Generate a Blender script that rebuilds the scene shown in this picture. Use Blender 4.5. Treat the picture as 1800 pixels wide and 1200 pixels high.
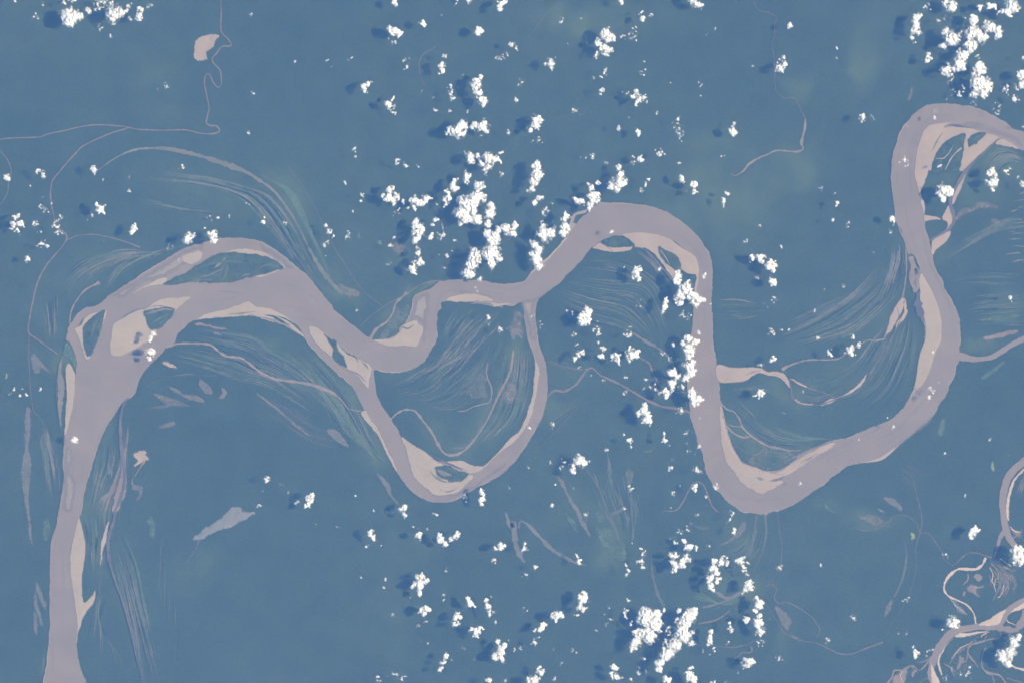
import bpy, math, random
import numpy as np
from mathutils import Vector

# ---------------------------------------------------------------- clean scene
for o in list(bpy.data.objects):
    bpy.data.objects.remove(o, do_unlink=True)
scene = bpy.context.scene
col = scene.collection
R = math.radians

# scale: one photograph pixel (1800 x 1200) covers 25 m of ground; units are metres
M = 25.0
ORBIT = 410000.0                      # height of the camera (low orbit)

# ---------------------------------------------------------------- camera
cam_d = bpy.data.cameras.new('camera')
cam_d.sensor_width = 36.0
cam_d.lens = 36.0 * ORBIT / (1800 * M)
cam_d.clip_start = 1000.0
cam_d.clip_end = 2.0e6
cam = bpy.data.objects.new('camera', cam_d)
cam.location = (0, 0, ORBIT)
cam.rotation_euler = (0, 0, 0)
col.objects.link(cam)
scene.camera = cam

# ---------------------------------------------------------------- sky and sun
SUN_EL, SUN_AZ = R(52), R(86)         # azimuth clockwise from north: almost due east
world = bpy.data.worlds.new('World')
scene.world = world
world.use_nodes = True
wn = world.node_tree
sky = wn.nodes.new('ShaderNodeTexSky')
sky.sky_type = 'NISHITA'
sky.sun_disc = False
sky.sun_elevation = SUN_EL
sky.sun_rotation = SUN_AZ
bg = wn.nodes['Background']
bg.inputs['Strength'].default_value = 0.06
wn.links.new(sky.outputs['Color'], bg.inputs['Color'])

sun_d = bpy.data.lights.new('sun', 'SUN')
sun_d.energy = 5.0
sun_d.angle = R(0.53)
sun_d.color = (1.0, 0.975, 0.95)
sun = bpy.data.objects.new('sun', sun_d)
to_sun = Vector((math.sin(SUN_AZ) * math.cos(SUN_EL), math.cos(SUN_AZ) * math.cos(SUN_EL), math.sin(SUN_EL)))
sun.rotation_euler = to_sun.to_track_quat('Z', 'Y').to_euler()
sun.location = (0, 0, 20000)
col.objects.link(sun)

vs = scene.view_settings
vs.view_transform = 'Standard'
vs.look = 'None'
vs.exposure = 0.75
vs.gamma = 1.0
scene.render.engine = 'CYCLES'
scene.cycles.max_bounces = 4
scene.cycles.diffuse_bounces = 2
scene.cycles.volume_bounces = 1
scene.cycles.transparent_max_bounces = 16

# ---------------------------------------------------------------- helpers
def _hash(ix, iy, seed):
    h = (ix.astype(np.int64) * 374761393 + iy.astype(np.int64) * 668265263 + seed * 1274126177) & 0x7fffffff
    h = ((h ^ (h >> 13)) * 1103515245 + 12345) & 0x7fffffff
    h = ((h ^ (h >> 15)) * 69069 + 1) & 0x7fffffff
    return (h ^ (h >> 16)) / float(0x7fffffff) * 2.0 - 1.0

def vnoise(x, y, seed=0):
    x0 = np.floor(x); y0 = np.floor(y)
    fx = x - x0; fy = y - y0
    fx = fx * fx * fx * (fx * (fx * 6 - 15) + 10); fy = fy * fy * fy * (fy * (fy * 6 - 15) + 10)
    a = _hash(x0, y0, seed); b = _hash(x0 + 1, y0, seed)
    c = _hash(x0, y0 + 1, seed); d = _hash(x0 + 1, y0 + 1, seed)
    return (a * (1 - fx) + b * fx) * (1 - fy) + (c * (1 - fx) + d * fx) * fy

def fbm(x, y, seed=0, octaves=4, gain=0.55):
    s = np.zeros_like(x, dtype=float); a = 1.0; t = 0.0
    for k in range(octaves):
        s += a * vnoise(x, y, seed + 17 * k); t += a
        x = x * 2.03 + 11.7; y = y * 2.03 - 5.3; a *= gain
    return s / t * 1.6

def P(txt):
    """'cr: x,y x,y ; cr: x,y' -> pixel points; c, r = column and row of a 450 x 300 tile enlarged four times."""
    out = []
    for part in txt.split(';'):
        head, body = part.split(':')
        c, r = int(head.strip()[0]), int(head.strip()[1])
        for tok in body.split():
            v = tok.split(',')
            out.append((c * 450 + float(v[0]) / 4, r * 300 + float(v[1]) / 4))
    return out

def spline(pts, closed, step=1.6):
    p = np.array(pts, float)
    n = len(p); out = []
    segs = n if closed else n - 1
    for i in range(segs):
        if closed:
            a, b, c, d = p[(i - 1) % n], p[i], p[(i + 1) % n], p[(i + 2) % n]
        else:
            b, c = p[i], p[i + 1]
            a = p[i - 1] if i > 0 else 2 * b - c
            d = p[i + 2] if i + 2 < n else 2 * c - b
        L = np.hypot(*(c - b))
        k = max(2, int(L / step))
        t = (np.arange(k) / k)[:, None]
        # centripetal-like tension keeps sharp turns from overshooting
        m1 = (c - a) * 0.5; m2 = (d - b) * 0.5
        l1 = np.hypot(*m1) + 1e-6; l2 = np.hypot(*m2) + 1e-6
        m1 = m1 * min(1, L / l1); m2 = m2 * min(1, L / l2)
        h = (2 * t**3 - 3 * t**2 + 1) * b + (t**3 - 2 * t**2 + t) * m1 + (-2 * t**3 + 3 * t**2) * c + (t**3 - t**2) * m2
        out.append(h)
    if not closed:
        out.append(p[-1:])
    return np.concatenate(out)

def roughen(q, amp, closed=True, seed=1):
    n = len(q)
    if closed:
        tan = np.roll(q, -1, 0) - np.roll(q, 1, 0)
    else:
        tan = np.gradient(q, axis=0)
    tan /= (np.hypot(tan[:, 0], tan[:, 1])[:, None] + 1e-9)
    nor = np.stack([-tan[:, 1], tan[:, 0]], 1)
    d = fbm(q[:, 0] / 14.0, q[:, 1] / 14.0, seed, 4, 0.75)
    d += 0.75 * fbm(q[:, 0] / 3.2, q[:, 1] / 3.2, seed + 5, 2)
    return q + nor * (d * amp)[:, None]

def world_xy(q):
    return np.stack([(q[:, 0] - 900) * M, (600 - q[:, 1]) * M], 1)

def link(name, me, mat, parent=None):
    o = bpy.data.objects.new(name, me)
    if mat is not None:
        me.materials.append(mat)
    col.objects.link(o)
    if parent is not None:
        o.parent = parent
    return o

def tag(o, label=None, cat=None, group=None, kind=None):
    if label: o['label'] = label
    if cat: o['category'] = cat
    if group: o['group'] = group
    if kind: o['kind'] = kind
    return o

def sheet(name, pts, z, mat, parent=None, amp=0.7, depth=6.0, step=1.6, seed=1, rough=True):
    """a piece of ground or water: an outlined top at height z with edges that go down to what lies below."""
    q = spline(pts, True, step)
    if rough: q = roughen(q, amp, True, seed)
    w = world_xy(q)
    area = 0.5 * np.sum(w[:, 0] * np.roll(w[:, 1], -1) - np.roll(w[:, 0], -1) * w[:, 1])
    if area < 0: w = w[::-1]
    n = len(w)
    vs_ = [(x, y, z) for x, y in w] + [(x, y, z - depth) for x, y in w]
    fs = [tuple(range(n))] + [(i, i + n, (i + 1) % n + n, (i + 1) % n) for i in range(n)]
    me = bpy.data.meshes.new(name)
    me.from_pydata(vs_, [], fs)
    full_cover(me)
    return link(name, me, mat, parent)

def poly_sd(q, X, Y):
    """signed distance (pixels, positive inside) from grid points to the outline q."""
    best = np.full(X.shape, 1e9); inside = np.zeros(X.shape, bool)
    n = len(q)
    for i in range(n):
        x1, y1 = q[i]; x2, y2 = q[(i + 1) % n]
        dx, dy = x2 - x1, y2 - y1
        L = dx * dx + dy * dy + 1e-9
        t = np.clip(((X - x1) * dx + (Y - y1) * dy) / L, 0, 1)
        best = np.minimum(best, (X - x1 - t * dx) ** 2 + (Y - y1 - t * dy) ** 2)
        c = ((y1 > Y) != (y2 > Y)) & (X < dx * (Y - y1) / (dy if abs(dy) > 1e-9 else 1e-9) + x1)
        inside ^= c
    return np.where(inside, 1, -1) * np.sqrt(best)

def mesh_np(name, V, F, A=None, attr='thickness'):
    me = bpy.data.meshes.new(name)
    me.vertices.add(len(V)); me.vertices.foreach_set('co', V.astype(np.float32).ravel())
    me.loops.add(F.size); me.loops.foreach_set('vertex_index', F.astype(np.int32).ravel())
    me.polygons.add(len(F))
    me.polygons.foreach_set('loop_start', np.arange(0, F.size, 4, dtype=np.int32))
    me.polygons.foreach_set('use_smooth', np.ones(len(F), dtype=bool))
    if A is not None:
        at = me.attributes.new(attr, 'FLOAT', 'POINT'); at.data.foreach_set('value', A.astype(np.float32))
    me.update(calc_edges=True)
    return me

def patch(name, pts, z, mat, parent=None, rag=0.8, soft=1.1, patchy=0.0, seed=1, cell=0.9, rise=4.0):
    """a piece of ground cover: thins out over `soft` pixels at a ragged rim; `patchy` breaks its inside up."""
    q = spline(pts, True, 4.0)
    x0, y0 = q.min(0) - 3 - rag; x1, y1 = q.max(0) + 3 + rag
    X, Y = np.meshgrid(np.arange(x0, x1 + cell, cell), np.arange(y0, y1 + cell, cell))
    wx = X + rag * fbm(X / 9, Y / 9, seed, 3) + 0.5 * rag * fbm(X / 2.6, Y / 2.6, seed + 1, 2)
    wy = Y + rag * fbm(X / 9, Y / 9, seed + 2, 3) + 0.5 * rag * fbm(X / 2.6, Y / 2.6, seed + 3, 2)
    sd = poly_sd(q, wx, wy)
    cov = np.clip((0.5 if soft < 4 else 0.0) + sd / soft, 0, 1)
    if patchy > 0:
        cov = cov * np.clip(1 - patchy * (0.5 + 0.9 * fbm(X / 11, Y / 11, seed + 7, 5, .7)), 0, 1)
    cov[0, :] = cov[-1, :] = 0; cov[:, 0] = cov[:, -1] = 0
    keep = cov > 0.002
    ck = keep[:-1, :-1] | keep[1:, :-1] | keep[:-1, 1:] | keep[1:, 1:]
    jj, ii = np.nonzero(ck); W = X.shape[1]
    f = np.stack([jj * W + ii, (jj + 1) * W + ii, (jj + 1) * W + ii + 1, jj * W + ii + 1], 1)
    used, inv = np.unique(f, return_inverse=True); f = inv.reshape(-1, 4)
    zz = z + rise * np.clip(sd / 6, 0, 1).ravel()[used]
    V = np.stack([(X.ravel()[used] - 900) * M, (600 - Y.ravel()[used]) * M, zz], 1)
    return link(name, mesh_np(name, V, f, cov.ravel()[used], 'cover'), mat, parent)

def ribbon_geo(pts, width, z, seed=1, jit=0.25, step=1.6, wander=0.35):
    """a long strip; width in pixels: one number or a list spread along it."""
    q = spline(pts, False, step)
    q = roughen(q, wander, False, seed)
    n = len(q)
    tan = np.gradient(q, axis=0); tan /= (np.hypot(tan[:, 0], tan[:, 1])[:, None] + 1e-9)
    nor = np.stack([-tan[:, 1], tan[:, 0]], 1)
    ws = np.atleast_1d(np.array(width, float))
    w = np.interp(np.linspace(0, 1, n), np.linspace(0, 1, len(ws)), ws) if len(ws) > 1 else np.full(n, ws[0])
    w = w * (1 + jit * fbm(q[:, 0] / 6, q[:, 1] / 6, seed + 3, 3))
    w = np.maximum(w, 0.05)
    a = world_xy(q + nor * w[:, None] / 2); b = world_xy(q - nor * w[:, None] / 2)
    V = [(x, y, z) for x, y in a] + [(x, y, z) for x, y in b]
    F = [(i, i + 1, n + i + 1, n + i) for i in range(n - 1)]
    return V, F

def full_cover(me, v=1.0):
    at = me.attributes.new('cover', 'FLOAT', 'POINT')
    at.data.foreach_set('value', np.full(len(me.vertices), v, np.float32))

def ribbon(name, pts, width, z, mat, parent=None, **k):
    V, F = ribbon_geo(pts, width, z, **k)
    me = bpy.data.meshes.new(name)
    me.from_pydata(V, [], F)
    full_cover(me)
    return link(name, me, mat, parent)

# ---------------------------------------------------------------- materials
def mat(name, c1, c2, scale=0.5, detail=6, rough=0.9, spec=0.15, c3=None, s2=3.0, distort=0.0, stretch=None, fine=0.25):
    """two-tone noise in kilometres, plus a finer layer of the same tones."""
    m = bpy.data.materials.new(name); m.use_nodes = True
    nt = m.node_tree; b = nt.nodes['Principled BSDF']
    b.inputs['Roughness'].default_value = rough
    b.inputs['Specular IOR Level'].default_value = spec
    geo = nt.nodes.new('ShaderNodeNewGeometry')
    mp = nt.nodes.new('ShaderNodeMapping')
    k = 0.001
    mp.inputs['Scale'].default_value = (k, k, k) if not stretch else (k * stretch[0], k * stretch[1], k)
    if stretch: mp.inputs['Rotation'].default_value = (0, 0, R(stretch[2]))
    nt.links.new(geo.outputs['Position'], mp.inputs['Vector'])
    n1 = nt.nodes.new('ShaderNodeTexNoise'); n1.inputs['Scale'].default_value = scale
    n1.inputs['Detail'].default_value = detail; n1.inputs['Distortion'].default_value = distort
    n2 = nt.nodes.new('ShaderNodeTexNoise'); n2.inputs['Scale'].default_value = s2
    n2.inputs['Detail'].default_value = 8; n2.inputs['Roughness'].default_value = 0.7
    for n in (n1, n2): nt.links.new(mp.outputs['Vector'], n.inputs['Vector'])
    r1 = nt.nodes.new('ShaderNodeValToRGB')
    r1.color_ramp.elements[0].position = 0.32; r1.color_ramp.elements[1].position = 0.68
    r1.color_ramp.elements[0].color = (*c1, 1); r1.color_ramp.elements[1].color = (*c2, 1)
    if c3:
        e = r1.color_ramp.elements.new(0.82); e.color = (*c3, 1)
    nt.links.new(n1.outputs['Fac'], r1.inputs['Fac'])
    mr = nt.nodes.new('ShaderNodeMapRange')
    mr.inputs['From Min'].default_value = 0.25; mr.inputs['From Max'].default_value = 0.75
    mr.inputs['To Min'].default_value = 1 - fine; mr.inputs['To Max'].default_value = 1 + fine
    nt.links.new(n2.outputs['Fac'], mr.inputs['Value'])
    mx = nt.nodes.new('ShaderNodeVectorMath'); mx.operation = 'SCALE'
    nt.links.new(r1.outputs['Color'], mx.inputs[0]); nt.links.new(mr.outputs['Result'], mx.inputs['Scale'])
    nt.links.new(mx.outputs['Vector'], b.inputs['Base Color'])
    at = nt.nodes.new('ShaderNodeAttribute'); at.attribute_name = 'cover'
    nt.links.new(at.outputs['Fac'], b.inputs['Alpha'])
    return m

MAT = {}
MAT['river'] = mat('muddy_water', (0.122, 0.102, 0.085), (0.145, 0.119, 0.097), 0.3, 5, 0.55, 0.1, distort=1.6, s2=1.6, fine=0.05)
MAT['shallow'] = mat('shallow_silty_water', (0.152, 0.132, 0.110), (0.170, 0.147, 0.122), 0.9, 5, 0.6, 0.1, distort=1.0, s2=3, fine=0.10)
MAT['sand'] = mat('river_sand', (0.200, 0.170, 0.133), (0.230, 0.196, 0.154), 0.8, 6, 0.95, 0.05, s2=6, fine=0.08)
MAT['bright_sand'] = mat('bright_sand', (0.27, 0.225, 0.185), (0.32, 0.265, 0.22), 0.8, 6, 0.95, 0.05, s2=6, fine=0.08)
MAT['pinksand'] = mat('pink_mud', (0.200, 0.163, 0.130), (0.232, 0.188, 0.150), 0.8, 6, 0.9, 0.05, s2=5, fine=0.08)
MAT['veg'] = mat('island_scrub', (0.022, 0.036, 0.019), (0.044, 0.062, 0.032), 1.6, 7, 0.9, 0.05, c3=(0.065, 0.085, 0.045), s2=7, fine=0.35)
MAT['lush'] = mat('floodplain_grass', (0.042, 0.066, 0.033), (0.066, 0.094, 0.046), 1.2, 7, 0.9, 0.05, s2=6, fine=0.3)
MAT['scrub'] = mat('silty_scrub', (0.085, 0.085, 0.062), (0.12, 0.11, 0.083), 1.4, 7, 0.9, 0.05, s2=6, fine=0.25)
MAT['stream'] = mat('silty_stream', (0.085, 0.068, 0.055), (0.11, 0.085, 0.066), 0.9, 5, 0.6, 0.1, s2=4, fine=0.2)
MAT['paleline'] = mat('pale_silt', (0.115, 0.095, 0.07), (0.15, 0.122, 0.09), 0.9, 5, 0.8, 0.1, s2=4, fine=0.2)
MAT['lake'] = mat('grey_lake', (0.074, 0.074, 0.056), (0.096, 0.092, 0.070), 0.7, 5, 0.5, 0.1, s2=4, fine=0.15)
MAT['olive'] = mat('olive_oxbow', (0.075, 0.078, 0.05), (0.105, 0.10, 0.068), 0.8, 5, 0.8, 0.1, s2=4, fine=0.2)
MAT['dark'] = mat('clear_dark_water', (0.048, 0.045, 0.048), (0.084, 0.074, 0.066), 1.2, 5, 0.4, 0.2, s2=5, fine=0.2)
MAT['greylake'] = mat('pale_blue_lake', (0.11, 0.115, 0.11), (0.14, 0.14, 0.13), 0.9, 5, 0.5, 0.1, s2=5, fine=0.12)
MAT['deep'] = mat('deeper_water', (0.100, 0.089, 0.080), (0.110, 0.098, 0.088), 0.5, 5, 0.5, 0.1, s2=2, fine=0.05)
MAT['faint'] = mat('faint_wet_meadow', (0.046, 0.058, 0.038), (0.074, 0.080, 0.056), 1.0, 6, 0.85, 0.08, s2=5, fine=0.25)
MAT['leaf'] = mat('island_grass', (0.038, 0.056, 0.028), (0.060, 0.080, 0.042), 1.2, 7, 0.9, 0.05, s2=6, fine=0.3)
MAT['swale'] = mat('wet_dark_swale', (0.009, 0.014, 0.012), (0.014, 0.021, 0.016), 1.2, 5, 0.8, 0.08, s2=5, fine=0.2)
MAT['yellow'] = mat('yellow_green_meadow', (0.13, 0.16, 0.05), (0.16, 0.19, 0.06), 1.4, 5, 0.9, 0.05, s2=5, fine=0.15)
MAT['ridge'] = mat('scroll_ridge_grass', (0.030, 0.052, 0.026), (0.088, 0.094, 0.064), 0.8, 6, 0.9, 0.05, s2=5, fine=0.3)

def forest_material():
    m = bpy.data.materials.new('rainforest'); m.use_nodes = True
    nt = m.node_tree; b = nt.nodes['Principled BSDF']
    b.inputs['Roughness'].default_value = 0.95; b.inputs['Specular IOR Level'].default_value = 0.05
    geo = nt.nodes.new('ShaderNodeNewGeometry')
    sc = nt.nodes.new('ShaderNodeVectorMath'); sc.operation = 'SCALE'; sc.inputs['Scale'].default_value = 0.001
    nt.links.new(geo.outputs['Position'], sc.inputs[0])
    def noise(scale, detail, rough=0.55, dist=0):
        n = nt.nodes.new('ShaderNodeTexNoise'); n.inputs['Scale'].default_value = scale
        n.inputs['Detail'].default_value = detail; n.inputs['Roughness'].default_value = rough
        n.inputs['Distortion'].default_value = dist
        nt.links.new(sc.outputs['Vector'], n.inputs['Vector']); return n
    big = noise(0.11, 4); mid = noise(0.9, 7, 0.62, 0.4); fine = noise(8.0, 5, 0.7)
    r = nt.nodes.new('ShaderNodeValToRGB')
    r.color_ramp.elements[0].position = 0.3; r.color_ramp.elements[0].color = (0.021, 0.034, 0.019, 1)
    r.color_ramp.elements[1].position = 0.7; r.color_ramp.elements[1].color = (0.028, 0.043, 0.024, 1)
    nt.links.new(big.outputs['Fac'], r.inputs['Fac'])
    def mapr(src, lo, hi):
        k = nt.nodes.new('ShaderNodeMapRange')
        k.inputs['From Min'].default_value = 0.3; k.inputs['From Max'].default_value = 0.7
        k.inputs['To Min'].default_value = lo; k.inputs['To Max'].default_value = hi
        nt.links.new(src, k.inputs['Value']); return k.outputs['Result']
    mul = nt.nodes.new('ShaderNodeMath'); mul.operation = 'MULTIPLY'
    nt.links.new(mapr(mid.outputs['Fac'], 0.86, 1.15), mul.inputs[0]); nt.links.new(mapr(fine.outputs['Fac'], 0.74, 1.28), mul.inputs[1])
    v = nt.nodes.new('ShaderNodeVectorMath'); v.operation = 'SCALE'
    nt.links.new(r.outputs['Color'], v.inputs[0]); nt.links.new(mul.outputs[0], v.inputs['Scale'])
    at = nt.nodes.new('ShaderNodeAttribute'); at.attribute_name = 'meadow'
    mm = nt.nodes.new('ShaderNodeMath'); mm.operation = 'MULTIPLY'; mm.use_clamp = True
    nt.links.new(at.outputs['Fac'], mm.inputs[0]); nt.links.new(mapr(mid.outputs['Fac'], 0.55, 1.35), mm.inputs[1])
    mix = nt.nodes.new('ShaderNodeMixRGB'); mix.inputs['Color2'].default_value = (0.060, 0.084, 0.034, 1)
    nt.links.new(mm.outputs[0], mix.inputs['Fac']); nt.links.new(v.outputs['Vector'], mix.inputs['Color1'])
    nt.links.new(mix.outputs['Color'], b.inputs['Base Color'])
    return m
MAT['forest'] = forest_material()

def cloud_material():
    m = bpy.data.materials.new('cloud_droplets'); m.use_nodes = True
    nt = m.node_tree; nt.nodes.clear()
    out = nt.nodes.new('ShaderNodeOutputMaterial')
    d = nt.nodes.new('ShaderNodeBsdfDiffuse'); d.inputs['Color'].default_value = (0.66, 0.675, 0.72, 1)
    t = nt.nodes.new('ShaderNodeBsdfTranslucent'); t.inputs['Color'].default_value = (0.66, 0.675, 0.72, 1)
    mx0 = nt.nodes.new('ShaderNodeMixShader'); mx0.inputs[0].default_value = 0.18
    nt.links.new(d.outputs[0], mx0.inputs[1]); nt.links.new(t.outputs[0], mx0.inputs[2])
    tr = nt.nodes.new('ShaderNodeBsdfTransparent')
    at = nt.nodes.new('ShaderNodeAttribute'); at.attribute_name = 'thickness'
    mx = nt.nodes.new('ShaderNodeMixShader')
    nt.links.new(at.outputs['Fac'], mx.inputs[0]); nt.links.new(tr.outputs[0], mx.inputs[1]); nt.links.new(mx0.outputs[0], mx.inputs[2])
    nt.links.new(mx.outputs[0], out.inputs['Surface'])
    return m
MAT['cloud'] = cloud_material()

# ---------------------------------------------------------------- ground: one sheet to the horizon
MEADOW = [  # x, y, rx, ry, turn (deg), amount: paler, grassier stretches of the forest floor
    (1270, 345, 90, 70, 20, .45), (1395, 290, 50, 50, 0, .5), (1340, 330, 60, 40, 0, .35), (1200, 380, 60, 40, 30, .35),
    (1517, 110, 22, 60, 8, .5), (1400, 155, 34, 22, 20, .4), (1420, 275, 22, 40, 0, .4), (1000, 35, 60, 25, 15, .55),
    (275, 130, 40, 40, 0, .16), (285, 195, 40, 25, 0, .16), (380, 340, 110, 45, 18, .22), (510, 350, 30, 60, -35, .4),
    (480, 320, 40, 14, 35, .4), (570, 470, 18, 60, -28, .35), (600, 515, 30, 16, 0, .6), (640, 460, 60, 60, 0, .1),
    (700, 560, 40, 30, -30, .55), (735, 515, 30, 12, -25, .6), (150, 480, 70, 40, -25, .2), (85, 560, 30, 70, 0, .16), (110, 640, 16, 30, 0, .5),
    (620, 720, 26, 80, -35, .6), (560, 650, 40, 60, -35, .35), (660, 790, 20, 50, -35, .55), (500, 630, 60, 20, 25, .3),
    (860, 740, 24, 90, 28, .55), (905, 640, 22, 90, 5, .6), (820, 790, 40, 25, -25, .5), (760, 760, 20, 40, -30, .35), (700, 640, 40, 25, 0, .2),
    (1070, 950, 30, 60, -18, .55), (1010, 900, 60, 40, 0, .2), (970, 715, 40, 25, 30, .4), (1000, 660, 50, 30, 0, .2),
    (1340, 775, 70, 28, 12, .5), (1380, 690, 40, 20, 20, .4), (1420, 800, 60, 16, -20, .5), (1290, 740, 30, 40, -30, .3),
    (1720, 610, 45, 14, -5, .55), (1780, 540, 40, 30, 0, .35), (1720, 330, 60, 40, 0, .35), (1760, 290, 50, 25, 20, .5), (1650, 440, 20, 20, 0, .4),
    (1600, 450, 30, 80, 8, .3), (1560, 560, 40, 60, 30, .25), (1500, 660, 40, 40, 0, .15), (1590, 640, 30, 90, 12, .2),
    (160, 900, 40, 60, 10, .5), (170, 960, 16, 60, 0, .5), (180, 760, 20, 40, 10, .35), (230, 1040, 30, 120, -14, .25), (340, 1005, 50, 30, -30, .28),
    (1300, 1040, 60, 30, 0, .45), (1310, 950, 40, 50, 20, .4), (1375, 1120, 15, 25, 0, .35), (1530, 912, 40, 14, 0, .5), (1460, 895, 30, 14, 30, .4),
    (730, 970, 40, 30, 0, .2), (690, 1080, 50, 80, 0, .15), (1080, 30, 80, 30, 0, .25), (1250, 260, 60, 40, 0, .28),
]
def build_ground():
    nx, ny = 320, 214
    xs = np.concatenate([[-400000, -120000, -50000], np.linspace(-24000, 24000, nx), [50000, 120000, 400000]])
    ys = np.concatenate([[-400000, -120000, -40000], np.linspace(-16000, 16000, ny), [40000, 120000, 400000]])
    X, Y = np.meshgrid(xs, ys)
    px = X / M + 900; py = 600 - Y / M
    val = np.zeros_like(px)
    wx = px + 14 * fbm(px / 30, py / 30, 3); wy = py + 14 * fbm(px / 30, py / 30, 9)
    for (cx, cy, rx, ry, a, amt) in MEADOW:
        c, s = math.cos(R(a)), math.sin(R(a))
        u = ((wx - cx) * c + (wy - cy) * s) / rx; v = (-(wx - cx) * s + (wy - cy) * c) / ry
        val = np.maximum(val, amt * np.exp(-(u * u + v * v) ** 1.3))
    w = len(xs); h = len(ys)
    V = np.stack([X, Y, np.zeros_like(X)], -1).reshape(-1, 3)
    i = np.arange((h - 1) * w).reshape(h - 1, w)[:, :-1].ravel()
    F = np.stack([i, i + 1, i + w + 1, i + w], 1)
    me = bpy.data.meshes.new('ground')
    me.from_pydata(V.tolist(), [], F.tolist())
    a = me.attributes.new('meadow', 'FLOAT', 'POINT'); a.data.foreach_set('value', val.ravel().astype(np.float32))
    o = link('ground', me, MAT['forest'])
    tag(o, 'hazy dark green rainforest plain spreading under the river and clouds', kind='structure')
build_ground()

# ---------------------------------------------------------------- the river
Z_RIDGE, Z_PATCH, Z_STREAM, Z_LOOP, Z_RIVER, Z_SHALLOW, Z_SAND, Z_VEG, Z_TOP = 4, 10, 16, 22, 27, 32, 38, 46, 54
_n = [0]
def dz():
    _n[0] += 1
    return (_n[0] % 9) * 0.45

RIVER = P("""03: 280,1400 303,1200 330,1050 345,850 350,600 352,350 362,210 395,90 412,0 ;
 02: 430,1100 447,1000 445,850 447,720 455,640 470,580 500,470 515,400 528,300 535,200 540,150 520,70 490,0 ;
 01: 470,1190 480,1110 510,1060 545,1005 590,970 650,955 700,940 740,905 770,875 820,845 900,790 1000,725 1100,665 1200,600 1290,550 1370,520 1450,500 1530,475 1650,472 1720,477 ;
 11: 0,490 60,510 130,550 200,605 260,660 320,705 370,750 410,790 470,870 520,930 560,985 620,1040 680,1085 730,1125 780,1165 830,1190 930,1180 990,1150 1010,1120 1060,1060 1100,960 1100,900 1130,870 1200,840 1260,800 1300,775 1400,765 1500,768 1620,780 1700,795 ;
 21: 0,795 60,785 110,750 150,700 220,650 300,570 350,510 400,460 430,400 480,340 530,295 580,250 640,225 750,228 850,235 950,248 1050,275 1120,310 1200,365 1270,425 1320,480 1360,540 1390,600 1405,680 1408,760 1405,850 1402,950 1408,1050 1412,1190 ;
 22: 1420,60 1440,150 1455,280 1462,400 1475,440 1490,520 1520,650 1560,760 1620,840 1700,880 ;
 32: 0,915 80,900 150,860 230,800 320,750 400,710 480,690 560,675 640,640 740,600 860,550 930,490 975,430 1010,370 1030,320 1045,260 1060,130 1085,40 ;
 31: 1100,1190 1105,1100 1085,1000 1070,900 1072,850 1045,800 1050,740 1070,700 1050,640 1030,600 1000,570 975,510 950,470 935,410 905,370 893,300 880,200 870,100 ;
 30: 865,1200 880,1080 905,1000 930,930 970,870 1010,820 1060,775 1120,740 1200,730 1300,732 1400,745 1500,775 1600,820 1680,865 1720,905 1800,930 1950,975 1960,1075 1800,1062 1760,1040 1640,985 1540,960 1420,930 1320,910 1240,890 1160,900 1110,950 1080,1000 1060,1080 1045,1190 ;
 31: 1050,60 1062,110 1080,200 1095,300 1105,400 1130,480 1155,580 1165,640 1190,710 1225,770 1240,830 1285,900 1320,970 1345,1050 1350,1120 1352,1190 ;
 32: 1345,60 1340,130 1320,180 1310,240 1275,300 1250,380 1200,450 1180,490 1120,560 1050,620 980,680 920,725 850,790 770,835 650,855 560,870 500,915 430,970 350,1030 250,1100 180,1145 100,1180 ;
 23: 1800,5 1740,15 1690,3 ; 22: 1620,1195 1570,1160 1510,1120 1470,1070 1420,1020 1390,960 1360,910 1350,850 1330,770 1300,690 1280,600 1255,530 1250,460 1245,400 1230,320 1238,200 1245,60 ;
 21: 1255,1200 1265,1100 1275,1000 1290,880 1300,800 1310,730 1306,660 1288,606 1230,566 1180,526 1120,486 1050,461 980,446 900,444 830,451 780,458 740,458 680,470 640,490 590,520 560,545 520,590 480,640 430,690 380,740 340,790 290,825 240,860 190,900 170,935 80,925 ;
 11: 1800,950 1690,940 1650,930 1500,925 1350,915 1305,930 1300,970 1275,1000 1272,1100 1268,1200 ;
 12: 1230,60 1190,130 1150,165 1090,195 1000,215 900,210 830,203 800,300 600,200 500,50 ;
 11: 430,1150 340,1165 270,1130 200,1090 120,1060 50,1040 ; 01: 1800,1025 1700,1020 1600,1030 1500,1035 1400,1045 1330,1070 1290,1110 1250,1150 1230,1200 ;
 02: 1160,50 1110,110 1050,170 1000,230 975,290 955,350 925,390 870,420 840,460 800,520 750,600 710,680 680,760 660,830 640,900 615,980 590,1080 575,1190 ;
 03: 545,60 530,130 500,270 495,380 510,500 530,620 545,700 548,800 540,900 542,970 560,1060 590,1150 605,1200 640,1400""")
river = sheet('river', RIVER, Z_RIVER, MAT['river'], amp=1.05, depth=Z_RIVER, seed=11)
tag(river, 'broad silty mauve brown river winding in wide loops across the forest', kind='structure')

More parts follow.
